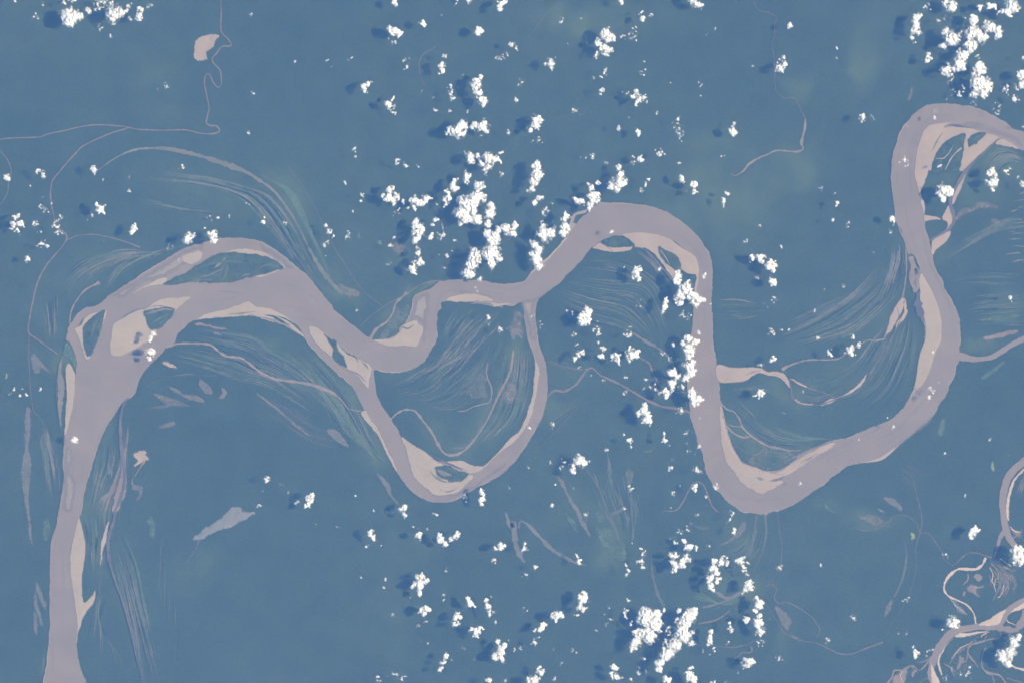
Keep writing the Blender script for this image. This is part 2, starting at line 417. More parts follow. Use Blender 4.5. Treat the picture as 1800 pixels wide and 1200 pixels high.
LOOP = P("""12: 815,180 830,260 850,380 880,440 940,530 1000,620 1020,670 1060,700 1190,780 1260,830 1350,850 1480,890 1590,880 1640,840 1720,760 ;
 22: 0,670 50,630 90,550 130,450 150,370 165,200 160,130 140,60 120,0 ; 21: 115,1190 100,1120 85,1020 80,925 70,880 180,880 172,935 165,980 165,1040 175,1130 ;
 22: 188,20 215,90 235,150 245,250 248,350 240,420 220,500 180,590 130,680 80,760 30,830 ;
 12: 1790,870 1740,920 1650,980 1540,1030 1480,1070 1380,1120 1250,1130 1190,1110 1120,1070 1050,1000 1000,930 970,850 930,760 880,660 830,600 780,520 720,400 680,320 590,240 500,160 420,75 360,0 ; 11: 330,1155 400,1100 ; 12: 560,100 760,200""")
loop = sheet('side_channel', LOOP, Z_LOOP, MAT['river'], amp=0.7, depth=Z_LOOP, seed=23)
tag(loop, 'narrower arm of the river looping south around the streaked lowland', kind='structure')

for nm, outline, zz, sd_ in (('river_bank', RIVER, Z_RIVER + 3.2, 5), ('river_bank', LOOP, Z_LOOP + 2.2, 8)):
    q = roughen(spline(outline, True, 1.6), 1.05 if sd_ == 5 else 0.7, True, 11 if sd_ == 5 else 23)
    tn = np.roll(q, -1, 0) - np.roll(q, 1, 0); tn /= np.hypot(tn[:, 0], tn[:, 1])[:, None] + 1e-9
    nr = np.stack([-tn[:, 1], tn[:, 0]], 1)
    wd = np.clip(0.25 + 1.3 * fbm(q[:, 0] / 26, q[:, 1] / 26, 77 + sd_, 4, .7), 0.02, 1.5)[:, None]
    A_ = world_xy(q + nr * wd / 2); B_ = world_xy(q - nr * wd / 2); n_ = len(q)
    me = bpy.data.meshes.new(nm)
    me.from_pydata([(x, y, zz) for x, y in A_] + [(x, y, zz) for x, y in B_], [], [(i, i + 1, n_ + i + 1, n_ + i) for i in range(n_ - 1)])
    full_cover(me)
    tag(link(nm, me, MAT['sand']), 'thin broken line of pale mud along the banks of the ' + ('broad river' if sd_ == 5 else 'narrower arm'), kind='structure')

# shallow, silt-laden stretches of the river bed close under the surface
for i, (txt, lab) in enumerate([
    ("11: 1100,960 1105,905 1150,870 1210,845 1225,900 1215,1000 1200,1100 1190,1200 1165,1210 1170,1100 1130,1050 1080,1060", 'pale shallows beside the sand spit in the upper bend'),
    ("01: 780,875 900,800 1050,710 1200,620 1300,560 1430,520 1410,590 1300,670 1160,750 1000,800 920,870 860,900", 'pale shallows in the narrow channel above the green island'),
    ("11: 20,505 130,560 220,635 280,690 200,690 190,660 120,610 40,570", 'pale shallows at the head of the green island'),
    ("02: 455,730 500,740 520,830 500,900 540,1000 510,1190 440,1190 450,1000", 'pale streak of silt along the lower left bank'),
    ("21: 60,920 190,880 300,800 350,780 250,860 170,940 165,1060 185,1190 130,1190 95,1040", 'pale silt where the narrower arm leaves the river'),
    ("32: 880,740 980,660 1080,580 1160,500 1190,460 1150,560 1040,650 930,730", 'pale silt along the outer bank of the lower bend'),
    ("30: 1320,880 1440,850 1600,900 1750,960 1800,1040 1700,990 1540,930 1420,905", 'pale silt beside the bar in the upper right bend'),
    ("12: 1350,1090 1440,1050 1560,980 1700,880 1780,830 1740,890 1600,990 1450,1080", 'pale silt at the foot of the narrower arm'),
]):
    o = patch('silty_shallows', P(txt), Z_SHALLOW + dz(), MAT['shallow'], rag=1.6, soft=10, patchy=0, seed=40 + i, rise=1)
    tag(o, lab, kind='structure')

# ---------------------------------------------------------------- sandbars and islands (things: sand, vegetation)
def bar(name, cat, label, sands=(), vegs=(), smat='sand', vmat='veg', amp=0.7, strips=()):
    first = P((list(sands) + list(vegs))[0])
    cx = sum(p[0] for p in first) / len(first); cy = sum(p[1] for p in first) / len(first)
    if len(sands) == 1 and not vegs and not strips:
        o = patch(name, P(sands[0]), Z_SAND + dz(), MAT[smat], rag=amp * 1.3, soft=1.3, seed=_n[0] * 7)
        return tag(o, label, cat)
    root = bpy.data.objects.new(name, None)
    root.empty_display_size = 200
    root.location = ((cx - 900) * M, (600 - cy) * M, 0)
    col.objects.link(root)
    tag(root, label, cat)
    bpy.context.view_layer.update()
    def par(o):
        o.parent = root; o.matrix_parent_inverse = root.matrix_world.inverted()
    for s in sands:
        par(patch('sand', P(s), Z_SAND + dz(), MAT[smat], rag=amp * 1.3, soft=1.3, seed=_n[0] * 7))
    for s in vegs:
        par(patch('vegetation', P(s), Z_VEG + dz(), MAT[vmat], rag=amp * 2.2, soft=2.2, patchy=.18, seed=_n[0] * 7))
    for m_, w_, s in strips:
        o = ribbon({'dark': 'water_channel', 'sand': 'sand_strip', 'bright_sand': 'sand_strip', 'ridge': 'grass_ridge', 'lush': 'grass_ridge', 'veg': 'vegetation', 'scrub': 'scrub_strip', 'paleline': 'silt_strip'}[m_], P(s), w_, Z_TOP + dz(), MAT['leaf' if m_ == 'lush' else m_], seed=_n[0] * 5, jit=.5)
        par(o)
    return root

bar('river_island', 'island', 'long dark green island edged with pale sand between two upper left channels',
    ["01: 1585,580 1640,553 1740,550 1800,560 ; 11: 60,572 130,618 200,668 205,690 120,650 0,640 ; 01: 1700,620",
     "11: 205,680 130,722 60,745 0,752 ; 01: 1790,748 ; 11: 60,720 130,700",
     ],
    ["01: 1150,800 1200,770 1300,720 1400,660 1500,600 1590,578 1700,582 1800,590 ; 11: 50,600 110,620 160,650 195,685 130,708 60,728 0,738 ; 01: 1740,752 1640,778 1540,790 1440,785 1360,783 1250,800"],
    strips=[('lush', [0.5, 3, 5, 2, 0.5], "01: 1300,770 1450,740 1540,700 1590,650 1620,600"), ('scrub', [0.5, 6, 3], "01: 1500,690 1550,650 1590,612"),
            ('scrub', [0.5, 2, 1], "01: 1400,735 1470,735 1540,705 1570,690"), ('lush', [3, 4, 2], "01: 1600,660 1590,720 1570,775"),
            ('scrub', [0.5, 2.5, 0.5], "01: 1700,745 1730,732 1765,728"), ('lush', [1, 4, 1], "01: 1350,710 1500,650 1650,640 1780,660"), ('lush', [1, 5, 1], "11: 20,690 80,660 130,670 170,685"), ('lush', [1,4,2], "01: 1300,785 1400,770 1500,770")])
bar('sandbar', 'sandbar', 'slim pale sand sliver trailing off the lower tip of the green island',
    ["01: 920,880 950,848 1020,808 1100,768 1172,752 1176,778 1135,806 1050,812 980,842"])
bar('sandbar', 'sandbar', 'oval mottled sandbar alone in the channel above the green island',
    ["01: 1280,600 1330,580 1400,562 1424,585 1405,630 1345,660 1290,640", "01: 1240,620 1265,612 1262,640 1243,655"], amp=1.2)
bar('river_island', 'island', 'small leaf shaped green island at the leftmost fork with a sandy left rim',
    ["01: 695,996 640,1008 590,1048 575,1090 528,1105 545,1160 ; 02: 562,0 580,50 602,125 622,128 640,108 600,40 ; 01: 590,1150 620,1060"],
    ["01: 740,985 690,1000 632,1040 597,1082 584,1130 581,1190 ; 02: 592,40 612,106 640,96 664,40 680,0 ; 01: 692,1170 712,1100 725,1040"],
    strips=[('sand', [1.5, 3, 1], "01: 748,980 738,1020 722,1075"), ('lush', [0.5, 4, 1], "01: 640,1180 660,1100 700,1030"), ('lush', [0.5, 3, 1], "01: 700,1160 700,1090 720,1030"), ('dark', [0.5,2.5,0.5], "01: 545,1090 570,1075 590,1035")])
bar('sandbar', 'sandbar', 'big tan sandbar with a green centre in the middle of the leftmost bend',
    ["01: 795,1080 860,1040 920,1005 970,980 1030,965 1080,930 1150,900 1250,890 1342,884 1310,920 1262,960 1235,985 1200,1040 1150,1092 1102,1122 1080,1180 ; 02: 1035,5 1010,20 960,50 900,80 850,100 800,100 775,70 770,20 ; 01: 780,1180 785,1130"],
    ["01: 1010,992 1080,972 1160,962 1232,978 1215,1020 1170,1070 1110,1112 1052,1112 1028,1060"],
    strips=[('scrub', [0.5, 6, 5, 1], "01: 1020,1010 1090,990 1160,975 1220,982"), ('lush', [0.5, 4, 1], "01: 1060,1080 1120,1040 1190,1010"), ('dark', [0.6, 1.6, 0.5], "01: 860,1035 920,998 985,975 1030,972"),
            ('lush', [0.5, 3, .5], "01: 1080,1100 1130,1070 1180,1030"), ('dark', [0.3, 1.5, 0.3], "01: 1040,965 1100,950 1180,960 1235,972")])
bar('sandbar', 'sandbar', 'long crescent sandbar along the south bank left of centre',
    ["01: 1385,1045 1440,1010 1520,990 1600,970 1700,935 1740,918 1790,945 ; 11: 0,955 80,965 150,990 220,1030 280,1080 330,1140 342,1170 280,1132 220,1082 150,1052 60,1032 0,1020 ; 01: 1780,1015 1650,1028 1500,1034"],
    [], strips=[('veg', [0.3, 4, 3, 0.5], "11: 60,1015 120,1025 180,1058 240,1085"), ('veg', [0.3, 3, 4, 0.3], "11: 150,1020 220,1050 290,1100 330,1150"), ('scrub', [.3, 3, .3], "01: 1600,1010 1720,1000 1800,990")])
bar('sandbar', 'sandbar', 'wedge shaped sandbar with a green seam at the fork of the narrower arm',
    ["11: 370,1092 420,1098 480,1140 500,1165 550,1192 ; 12: 565,0 600,40 660,80 720,120 790,155 815,190 800,260 790,332 740,270 660,200 620,180 560,140 530,115 470,60 410,0 ; 11: 385,1155"],
    ["12: 505,-10 560,-5 575,60 610,100 640,180 580,150 535,110 540,60"],
    strips=[('veg', [0.3, 3, 0.3], "12: 585,30 640,80 700,110 720,145"), ('dark', [0.3, 1.8, 1.8, 0.3], "12: 660,200 720,230 760,270 775,290"), ('veg', [.3, 4, .3], "11: 470,1145 520,1185 560,1200"), ('veg', [.3,2,.3], "12: 740,140 775,170 795,200")])
bar('sandbar', 'sandbar', 'smooth pale sand spit on the inside of the upper central bend',
    ["11: 830,1190 930,1184 985,1158 1005,1135 1010,1100 1060,1070 1130,1050 1145,1075 1172,1100 1170,1150 ; 12: 1150,-10 1138,22 1125,38 1050,30 960,38 900,25"],
    [], strips=[('dark', [.4, 2, 2.4, .4], "11: 1005,1140 1030,1100 1070,1110 1110,1080")])
bar('sandbar', 'sandbar', 'cream lens shaped sandbar hugging the south bank below the biggest clouds',
    ["11: 1335,905 1370,885 1440,870 1520,868 1600,880 1672,908 1640,920 1540,918 1430,925 1350,915"],
    [], strips=[('scrub', [.4, 5, 6, 2], "11: 1500,935 1600,935 1680,950 1740,960"), ('sand', [.5, 5, 3, .5], "11: 1640,925 1690,945 1740,940 1790,935")])
bar('sandbar', 'sandbar', 'broad pale sandbar with a dark green eye inside the southern loop',
    ["12: 1020,668 1100,720 1200,783 1250,830 1340,870 1430,900 1500,932 1532,950 1482,1000 1440,1042 1380,1070 1260,1076 1200,1030 1120,960 1090,900 1075,830 1045,740",
     "12: 1345,842 1450,840 1530,873 1605,880 1565,912 1490,922 1425,884"],
    ["12: 1262,880 1330,872 1420,900 1495,938 1460,968 1400,985 1320,965 1270,925"],
    strips=[('scrub', [.4, 5, 5, .4], "12: 1220,900 1250,940 1310,980 1370,990"), ('scrub', [.4, 7, 7, .4], "12: 1270,900 1320,925 1380,940"), ('dark', [.3, 1.6, .3], "12: 1290,1035 1350,1055 1430,1020"),
            ('dark', [.3, 2.5, 2.5, .3], "12: 1210,790 1300,830 1390,870 1500,915")])
bar('sandbar', 'sandbar', 'thin curved sand strip lining the inner right side of the southern loop',
    ["12: 1590,890 1680,800 1750,720 ; 22: 0,668 50,630 90,545 130,430 150,320 160,200 165,135 188,180 191,240 180,330 150,470 120,560 80,630 40,680 0,718 ; 12: 1740,760 1660,830 1610,890"])
bar('sandbar', 'sandbar', 'long thin sand strip on the outer left bank of the southern loop',
    ["12: 735,505 770,480 800,540 850,600 890,680 935,770 975,860 1000,925 960,870 905,760 850,650 790,580"], amp=0.9)
bar('sandbar', 'sandbar', 'wide tan sandbar with a green core inside the upper right of centre bend',
    ["21: 775,450 870,436 960,438 1050,454 1120,490 1200,545 1280,598 1308,650 1314,722 1250,728 1190,700 1150,760 1110,735 1060,660 1000,590 940,545 860,535 830,490",
     "21: 1296,720 1316,730 1306,800 1288,880 1282,830"],
    ["21: 1030,535 1090,560 1150,600 1187,650 1176,702 1110,672 1062,622 1032,580", "21: 1190,700 1250,732 1295,735 1285,790 1230,770"],
    smat='pinksand', strips=[('sand', [.4, 2.5, .4], "21: 1045,560 1080,610 1110,660"), ('dark', [.4, 3, 4, 3, 2], "21: 850,540 920,550 980,600 1040,670 1100,735 1150,800")])
bar('river_island', 'island', 'small green island with sandy lower edge west of the wide tan bar',
    ["21: 560,545 620,510 660,530 740,540 850,533 820,560 740,573 650,562 590,550"],
    ["21: 638,500 680,470 730,455 800,475 862,526 780,536 700,539"], smat='pinksand', strips=[('dark', [.5, 1.2, .5], "21: 640,510 680,545 715,572")])
bar('sandbar', 'sandbar', 'pale sand bank under the clouds on the north shore of the central bend',
    ["21: 105,752 150,695 215,640 290,570 340,512 365,480 395,470 345,525 290,590 225,655 150,712"])
bar('sandbar', 'sandbar', 'short silty bank below the crooked cloud on the north shore',
    ["21: 385,470 400,380 430,310 480,285 530,275 515,300 450,320 430,370 455,372 420,430"], smat='shallow')
bar('sandbar', 'sandbar', 'pinkish ragged sandbar curving round the inside of the lowest bend',
    ["22: 1468,440 1490,540 1520,660 1560,760 1620,850 1700,880 1790,912 ; 32: 60,930 120,945 30,968 105,985 60,1020 0,1050 ; 22: 1760,1070 1690,1040 1620,990 1560,920 1510,850 1480,740 1465,620 1460,500"],
    [], smat='pinksand', amp=1.2, strips=[('sand', [1, 12, 18, 6], "22: 1560,850 1650,920 1720,960 1790,990"), ('scrub', [.5, 6, .5], "22: 1720,950 1750,965 1780,970"), ('dark', [.4, 3, .4], "32: 0,978 60,975 120,950")])
bar('sandbar', 'sandbar', 'narrow tan sand strip along the upper shore right of the lowest bend',
    ["32: 20,935 90,910 170,850 250,800 330,760 420,716 482,712 440,750 380,782 300,832 200,900 120,942"], [], smat='pinksand', strips=[('dark', [.3, 1.5, .3], "32: 230,850 290,820 350,785"), ('scrub', [.5, 4, 3, .5], "32: 110,850 230,790 330,745 450,700")])
bar('sandbar', 'sandbar', 'tall smooth sandbar on the left bank of the right hand channel',
    ["31: 1070,840 1050,770 1075,718 1130,800 1170,880 1200,960 1222,1060 1217,1190 ; 32: 1180,80 1150,170 1120,250 1080,310 1030,350 985,425 1030,310 1045,240 1060,120 1085,40 ; 31: 1103,1190 1108,1090 1085,990 1068,900"],
    [], amp=0.5)
bar('sandbar', 'sandbar', 'broken sand patches tapering north along the right hand channel',
    ["31: 905,368 940,430 962,480 990,540 1005,580 985,590 965,520 945,470", "31: 985,610 1018,600 1035,660 1062,700 1076,722 1060,830 1030,862 1002,800 990,740 1000,680"],
    ["31: 1030,680 1050,690 1055,720 1035,735"], smat='paleline', strips=[('dark', [.3, 2, .3], "31: 1045,740 1035,790 1050,830"), ('dark', [1, 8, 14, 12, 3], "31: 1070,845 1050,880 1055,940 1075,1010 1095,1070")])
bar('sandbar', 'sandbar', 'sweeping sandbar with leafy green patches inside the upper right bend',
    ["30: 1028,1210 1050,1050 1085,940 1130,880 1240,865 1318,850 1255,880 1240,895 1320,893 1430,905 1520,933 1560,943 1632,970 1560,1025 1500,1088 1440,1140 1385,1205 1340,1200 1370,1080 1375,960 1330,955 1250,1000 1180,1090 1145,1200 ; 31: 1130,0 1115,50 1090,110 1065,165 1045,80"],
    ["30: 1150,1210 1180,1090 1250,1000 1310,962 1382,945 1372,1020 1350,1060 1300,1100 1260,1150 1230,1210", "30: 1405,988 1450,945 1535,938 1490,980 1450,1022 1415,1040", "30: 1260,1150 1310,1095 1368,1040 1362,1100 1340,1200 1250,1210"],
    strips=[('sand', [1, 2, 1.5, .5], "30: 1180,1115 1240,1110 1290,1050 1300,1020"), ('sand', [.6, 2.5, 2], "30: 1245,1200 1290,1110 1360,1040"), ('shallow', [1, 4, 3], "30: 1160,1060 1210,980 1240,940") if False else ('lush', [.5, 3, .5], "30: 1430,1010 1460,970 1510,945"),
            ('dark', [.5, 4, 3, .5], "30: 1250,880 1330,885 1390,895 1440,900"), ('lush', [.5, 4, .5], "30: 1190,1160 1220,1180 1215,1200"), ('dark', [.3, 1.6, .3], "30: 1150,1070 1180,1010 1230,930")], smat='pinksand')
bar('sandbar', 'sandbar', 'thin pink sand wedge at the right end of the upper right bend',
    ["30: 1620,985 1650,980 1700,1000 1765,1048 1700,1035 1600,1012"], smat='pinksand')
bar('sandbar', 'sandbar', 'small sand spur jutting right from the channel below the round cloud',
    ["31: 1100,315 1160,320 1215,345 1150,346 1100,357", "31: 1070,205 1102,215 1097,315 1082,255"], smat='pinksand')
bar('sandbar', 'sandbar', 'sand tongue inside the crook of the dark side channel below the round cloud',
    ["31: 1270,245 1295,290 1300,350 1270,400 1250,420 1265,370 1225,340 1245,290"], smat='pinksand')
bar('sandbar', 'sandbar', 'triangular sand patch where the dark side channel rejoins the river',
    ["31: 1282,425 1262,490 1200,540 1155,592 1158,490"], smat='pinksand')
bar('sandbar', 'sandbar', 'slanting sand streak just right of the round cloud by the upper right bend',
    ["31: 1390,0 1355,130 1300,240 1305,140 1350,50"], smat='pinksand')
bar('sandbar', 'sandbar', 'sandy creek mouth opening onto the vertical channel right of centre',
    ["22: 1438,165 1520,180 1620,185 1690,178 1760,190 1800,212 ; 32: 60,210 110,225 150,280 163,332 130,300 80,255 0,235 ; 22: 1740,220 1690,245 1640,275 1560,286 1452,280"], smat='pinksand',
    strips=[('dark', [.3, 2, .3], "22: 1640,235 1690,215 1750,200")])
bar('sandbar', 'sandbar', 'short sand spur east of the sandy creek mouth',
    ["32: 160,262 230,290 285,325 240,312 180,282"], smat='pinksand')
bar('sandbar', 'sandbar', 'slim curved sand sliver at the bottom of the oxbow creek',
    ["32: 190,395 230,430 320,436 300,444 240,443 200,425"], smat='pinksand')
bar('sandbar', 'sandbar', 'short sand sliver between two curved slivers of the oxbow creek',
    ["32: 370,445 430,405 482,400 450,425 400,446"], smat='pinksand')
bar('sandbar', 'sandbar', 'long tapering sand sliver at the right end of the oxbow creek',
    ["32: 505,387 580,345 640,290 692,233 670,290 620,340 560,370"], smat='sand')
bar('sandbar', 'sandbar', 'forked sand patches beside the creek left of the right hand channel',
    ["31: 952,888 900,950 862,1020 842,1100 828,1155 872,1110 920,1030 955,950", "31: 960,895 977,960 972,1020 922,1082 900,1122 905,1070 952,1000"], smat='pinksand',
    strips=[('dark', [.3, 1.5, .3], "31: 905,960 920,1010 910,1060")])
bar('sandbar', 'sandbar', 'thin pale sand edge on the outer bank below the lowest right bend',
    ["32: 620,853 700,838 780,815 850,770 905,735 870,780 800,832 730,845"], amp=0.4)
bar('sandbar', 'sandbar', 'narrow sand strip on the left bank below the leftmost fork',
    ["02: 452,650 470,370 462,180 482,150 502,170 517,200 530,230 527,330 513,460 492,540 468,650"],
    ["02: 440,110 450,40 470,0 490,20 520,80 540,150 525,200 505,150 470,110"], vmat='lush',
    strips=[('scrub', [.5, 9, 12, 6, .5], "02: 440,100 420,200 430,330 420,480 430,620"), ('ridge', [.5, 2, .5], "02: 395,220 400,400 420,600")])
bar('sandbar', 'sandbar', 'forked cream sandbar on the right bank at the lower left',
    ["03: 552,35 575,100 600,220 598,310 580,430 576,520 588,630 640,592 668,548 664,620 622,680 582,740 552,840 540,740 515,560 494,400 497,280 525,150"], amp=0.5)
bar('sandbar', 'sandbar', 'pale sand lens between the dark side channel and green bank at lower left',
    ["03: 765,60 750,180 725,270 705,380 712,220 735,130"])
bar('sandbar', 'sandbar', 'white edged sand flat along the dark side channel at lower left',
    ["02: 840,690 862,760 870,880 890,960 880,1080 850,1140 830,1190 790,1200 800,1120 830,1000 850,900 845,780"], smat='paleline', amp=1.0)
bar('sandbar', 'sandbar', 'thin pale sand edge on the right bank of the lower left river',
    ["02: 840,450 815,480 750,570 700,670 675,760 655,830 660,790 690,700 730,610 790,510"], amp=0.5)

# ---------------------------------------------------------------- dark side channels, streams, lakes
def stream(name, label, txt, w, m='stream', z=Z_STREAM, **k):
    if m == 'stream': w = [v * .8 for v in w]
    k.setdefault('jit', .5)
    o = ribbon(name, P(txt), w, z + dz(), MAT[m], seed=_n[0] * 3 + 1, **k)
    return tag(o, label, kind='structure')
def lake(label, txt, m='lake', name='lake', amp=0.7, z=Z_PATCH):
    pt = {'scrub': .5, 'lush': .38, 'olive': .35, 'ridge': .4, 'yellow': .2, 'lake': .2, 'faint': .35}.get(m, .12)
    o = patch(name, P(txt), z + dz(), MAT[m], rag=amp * 2.0, soft=3.8 if pt > .3 else 1.8, patchy=pt, seed=_n[0] * 3 + 2, rise=1)
    return tag(o, label, kind='structure')

ZD = Z_TOP + 6
stream('dark_channel', 'dark side channel running down beside the lower left river', "02: 905,400 870,440 850,520 845,640 855,760 870,880 875,980 850,1100 810,1190 ; 03: 800,60 765,170 760,280 785,400 820,510 860,620 895,740 930,880 960,1020 990,1130 1010,1250", [4, 6, 6, 5, 5, 4, 5, 6, 4, 3.5, 3, 2.4, 1.6, 1], 'dark', ZD, jit=.4)
stream('dark_channel', 'dark crooked channel curving past the round cloud by the upper right bend', "30: 1625,972 1560,1035 1490,1100 1400,1190 ; 31: 1340,80 1295,160 1278,220 1298,290 1305,360 1265,415 1200,455 1140,490", [1, 3, 4, 5, 6, 7, 7, 6, 5, 5, 3], 'dark', ZD, jit=.2)
stream('dark_channel', 'dark oxbow creek bending below the sandy creek mouth', "32: 150,262 162,330 172,395 225,440 340,446 440,418 500,390 600,368 680,290 760,150 850,10 ; 31: 900,1110 930,1050", [2, 3, 3, 2, 2, 2, 2, 2, 3, 3, 4, 3, 1], 'dark', Z_SAND + 6)
stream('stream', 'thin winding stream past the pink lake at upper left', "00: 1552,-60 1555,100 1555,220 1600,270 1625,320 1560,330 1520,380 1490,410 1505,450 1550,500 1555,590 1535,615 1500,580 1475,525 1450,525 1437,580 1455,680 1470,760 1450,860 1480,885 1520,885 1545,920 1510,940 1420,940 1300,915 1150,918 960,910 870,890 680,878 580,890 450,920 350,940 270,965 80,972 -40,988", [2.2, 2.6, 2.6, 2.8, 3.0, 2.6, 2.4, 2.2])
stream('stream', 'long side stream curving down the left edge toward the fork', "00: 900,903 800,930 680,980 580,1030 520,1090 430,1195 ; 01: 370,70 355,160 362,240 378,320 400,400 445,430 470,470 440,530 380,600 310,690 260,800 230,920 210,1020 200,1130 240,1170 285,1200 ; 02: 410,90", [2.8, 2.8, 3.0, 3.0, 3.2, 3.4, 3.2, 2.4])
stream('stream', 'faint line of water running down the left edge', "01: 205,1150 ; 02: 203,100 212,300 225,420 240,490 300,560 340,720", [1.4, 1.6, 1.2, .6])
stream('stream', 'short branch joining the side stream near the left edge', "01: 470,490 540,460 620,450 700,455 850,490 985,540", [2, 2.4, 2, 3.5])
stream('oxbow_lake', 'long olive crescent lake arching over the upper left river', "00: 690,1198 800,1120 900,1070 1000,1045 1150,1045 1300,1070 1450,1110 1600,1160 1750,1220 ; 11: 0,55 80,105 150,170 230,280 300,400 370,540 440,670 500,750 560,820 608,865", [1.4, 2, 3, 5, 6, 7, 8, 8, 7, 5, 4, 4, 3, 4, 7, 9, 6], 'olive')
stream('stream', 'faint thin channel at the far left edge', "00: -20,1040 25,1090 60,1140 80,1200 ; 01: 60,70 55,150 20,220 -20,260", [1.5, 2.2, 2, 1])
stream('stream', 'small creek leaving the left river bank below the leftmost fork', "01: 490,1075 500,990 540,910 600,840 700,785", [2, 2.2, 2.5, 3, 5], 'paleline')
stream('stream', 'pale creek crossing the lowland south of the wide left bend', "02: 1165,42 1250,15 1400,15 1480,25 1550,80 1600,105 1690,115 1750,150 ; 12: 0,195 60,230 150,265 300,285 400,305 470,330 540,360 600,410 650,470 740,490", [4, 4, 3.5, 4, 3.5, 3.5, 4, 4.5, 5, 2, 2], 'paleline')
stream('stream', 'pale creek looping inside the southern loop', "12: 945,545 1000,500 1060,478 1120,490 1170,550 1230,630 1280,720 1310,770 1350,796 1420,790 1480,750 1550,670 1620,560 1680,430 1740,310 1790,200 ; 22: 10,60", [4, 3.5, 4, 4.5, 5, 4, 2.4, 2.2, 4, 4.5, 4, 3], 'paleline', Z_STREAM)
stream('stream', 'thin creek hooking round the brown field inside the southern loop', "12: 1630,150 1620,230 1655,330 1645,420 1590,440 1520,460 1470,485 1420,488", [1.5, 2, 2.4, 2.4, 2.4, 2, 2], 'paleline')
stream('stream', 'muddy creek joining the narrower arm to the vertical channel', "22: 235,395 300,345 370,350 450,300 510,220 560,185 620,235 720,280 830,340 930,400 1050,455 1150,470 1265,502", [5, 4.5, 4, 4.5, 5, 4.5, 4.5, 5.5, 5, 5])
stream('stream', 'thin creek between small clouds left of the vertical channel', "22: 885,110 960,150 990,220 1045,310 1130,350 1230,358", [2.5, 3.2, 3.2, 2.5, 2, 2])
stream('stream', 'short muddy channel beside the clouds left of the vertical channel', "21: 850,1140 ; 22: 940,0 1020,40 1110,120", [3, 4.5, 4.5, 3], 'lake')
stream('stream', 'faint creek entering the muddy creek at its peak', "22: 230,140 380,180 480,195 550,192", [.5, 1.6, 2, 2])
stream('stream', 'tan stream coming down from the top right forest', "30: 262,835 258,900 245,960 235,1010 245,1048 200,1068 60,1060 0,1085 ; 20: 1720,1120 1660,1160 1630,1200 ; 21: 1570,35 1535,22", [2.4, 4.5, 4.2, 3.2, 3, 3, 3, 3.2, 3, 1.4], 'paleline')
stream('stream', 'hair thin crooked brook at the top right feeding the tan stream', "20: 1700,-40 1720,60 1780,90 ; 30: 0,85 20,95 60,130 45,180 45,250 30,310 45,420 50,560 60,650 110,690 180,690 215,740 240,800 262,835", [.8, 1.0, 1.3, 1.2, 1, 1.2, 1.4], 'stream', wander=1.0)
stream('tributary', 'muddy tributary entering the right hand channel from the right edge', "32: 1320,100 1400,115 1440,125 1560,112 1640,70 1720,20 1820,-30", [17, 11, 8, 9, 10, 9, 10], 'river', Z_RIVER - 3, jit=.12)
stream('tributary', 'grey tributary running down the lower right edge', "32: 1860,790 1790,850 1740,890 1690,950 1660,1040 1650,1130 ; 33: 1655,0 1665,90 1690,170 1730,230 1800,330", [13, 13, 14, 13, 12, 12, 12, 11, 10, 10], 'river', Z_RIVER - 3, jit=.12)
stream('tributary', 'short fork of the grey tributary at the lower right', "33: 1660,130 1630,180 1615,240 1590,310", [9, 7, 4, 2], 'river', Z_RIVER - 5)
stream('tributary', 'grey channel sweeping through the lower right corner', "33: 1850,600 1740,650 1690,690 1650,760 1600,803 1500,800 1400,815 1300,842 1240,900 1190,980 1155,1060 1150,1150 1200,1260", [13, 11, 10, 9, 12, 11, 12, 13, 14, 14, 12, 13, 13], 'river', Z_RIVER - 3, jit=.15)
stream('tributary', 'short grey side channel at the lower right edge', "33: 1600,803 1680,820 1740,825 1780,780 1820,690", [12, 10, 9, 11, 11], 'river', Z_RIVER - 5)
bar('sandbar', 'sandbar', 'bright curved sand strip beside the grey tributary at lower right', ["32: 1830,870 1800,905 1750,960 1712,1050 1695,1150 ; 33: 1692,60 1678,40 1672,-30 ; 32: 1685,1080 1720,980 1770,915"], smat='bright_sand')
bar('sandbar', 'sandbar', 'bright triangular sandbar in the lower right corner', ["33: 1480,792 1570,740 1672,678 1640,750 1618,788"], smat='bright_sand')
bar('sandbar', 'sandbar', 'bright sand strip touching the lower right edge above a fork', ["33: 1690,702 1740,670 1830,612 1830,655 1740,692"], smat='bright_sand')
bar('sandbar', 'sandbar', 'bright sand lens under the corner channel beside a thin cloud', ["33: 1308,872 1345,845 1400,850 1470,838 1555,828 1500,845 1430,862 1370,875"], smat='bright_sand')
bar('sandbar', 'sandbar', 'narrow bright sand hook inside the corner channel', ["33: 1200,1010 1240,945 1300,890 1260,930 1222,990 1205,1060 1222,1140 1205,1120 1190,1060"], smat='bright_sand')
bar('sandbar', 'sandbar', 'bright sandbar crossing the bottom edge in the corner channel', ["33: 1150,1060 1170,1120 1215,1210 1160,1230 1145,1150"], smat='bright_sand')
stream('stream', 'bright sandy meander loop at the lower right', "33: 1530,318 1510,365 1470,395 1420,400 1340,398 1290,430 1250,480 1238,540 1270,590 1350,625 1410,660 1450,720 1462,795", [4, 4, 4, 4.5, 4.5, 5, 3.5, 3, 3, 2.5, 2.5, 3, 4], 'bright_sand', Z_STREAM)
stream('stream', 'thin meander closing the bright loop at the lower right', "33: 1070,150 1110,140 1150,170 1210,260 1240,330 1300,370 1340,340 1400,290 1470,285 1560,315 1600,320", [2, 2, 1.6, 1.4, 1.4, 2, 2, 2.4, 2, 2], 'stream')
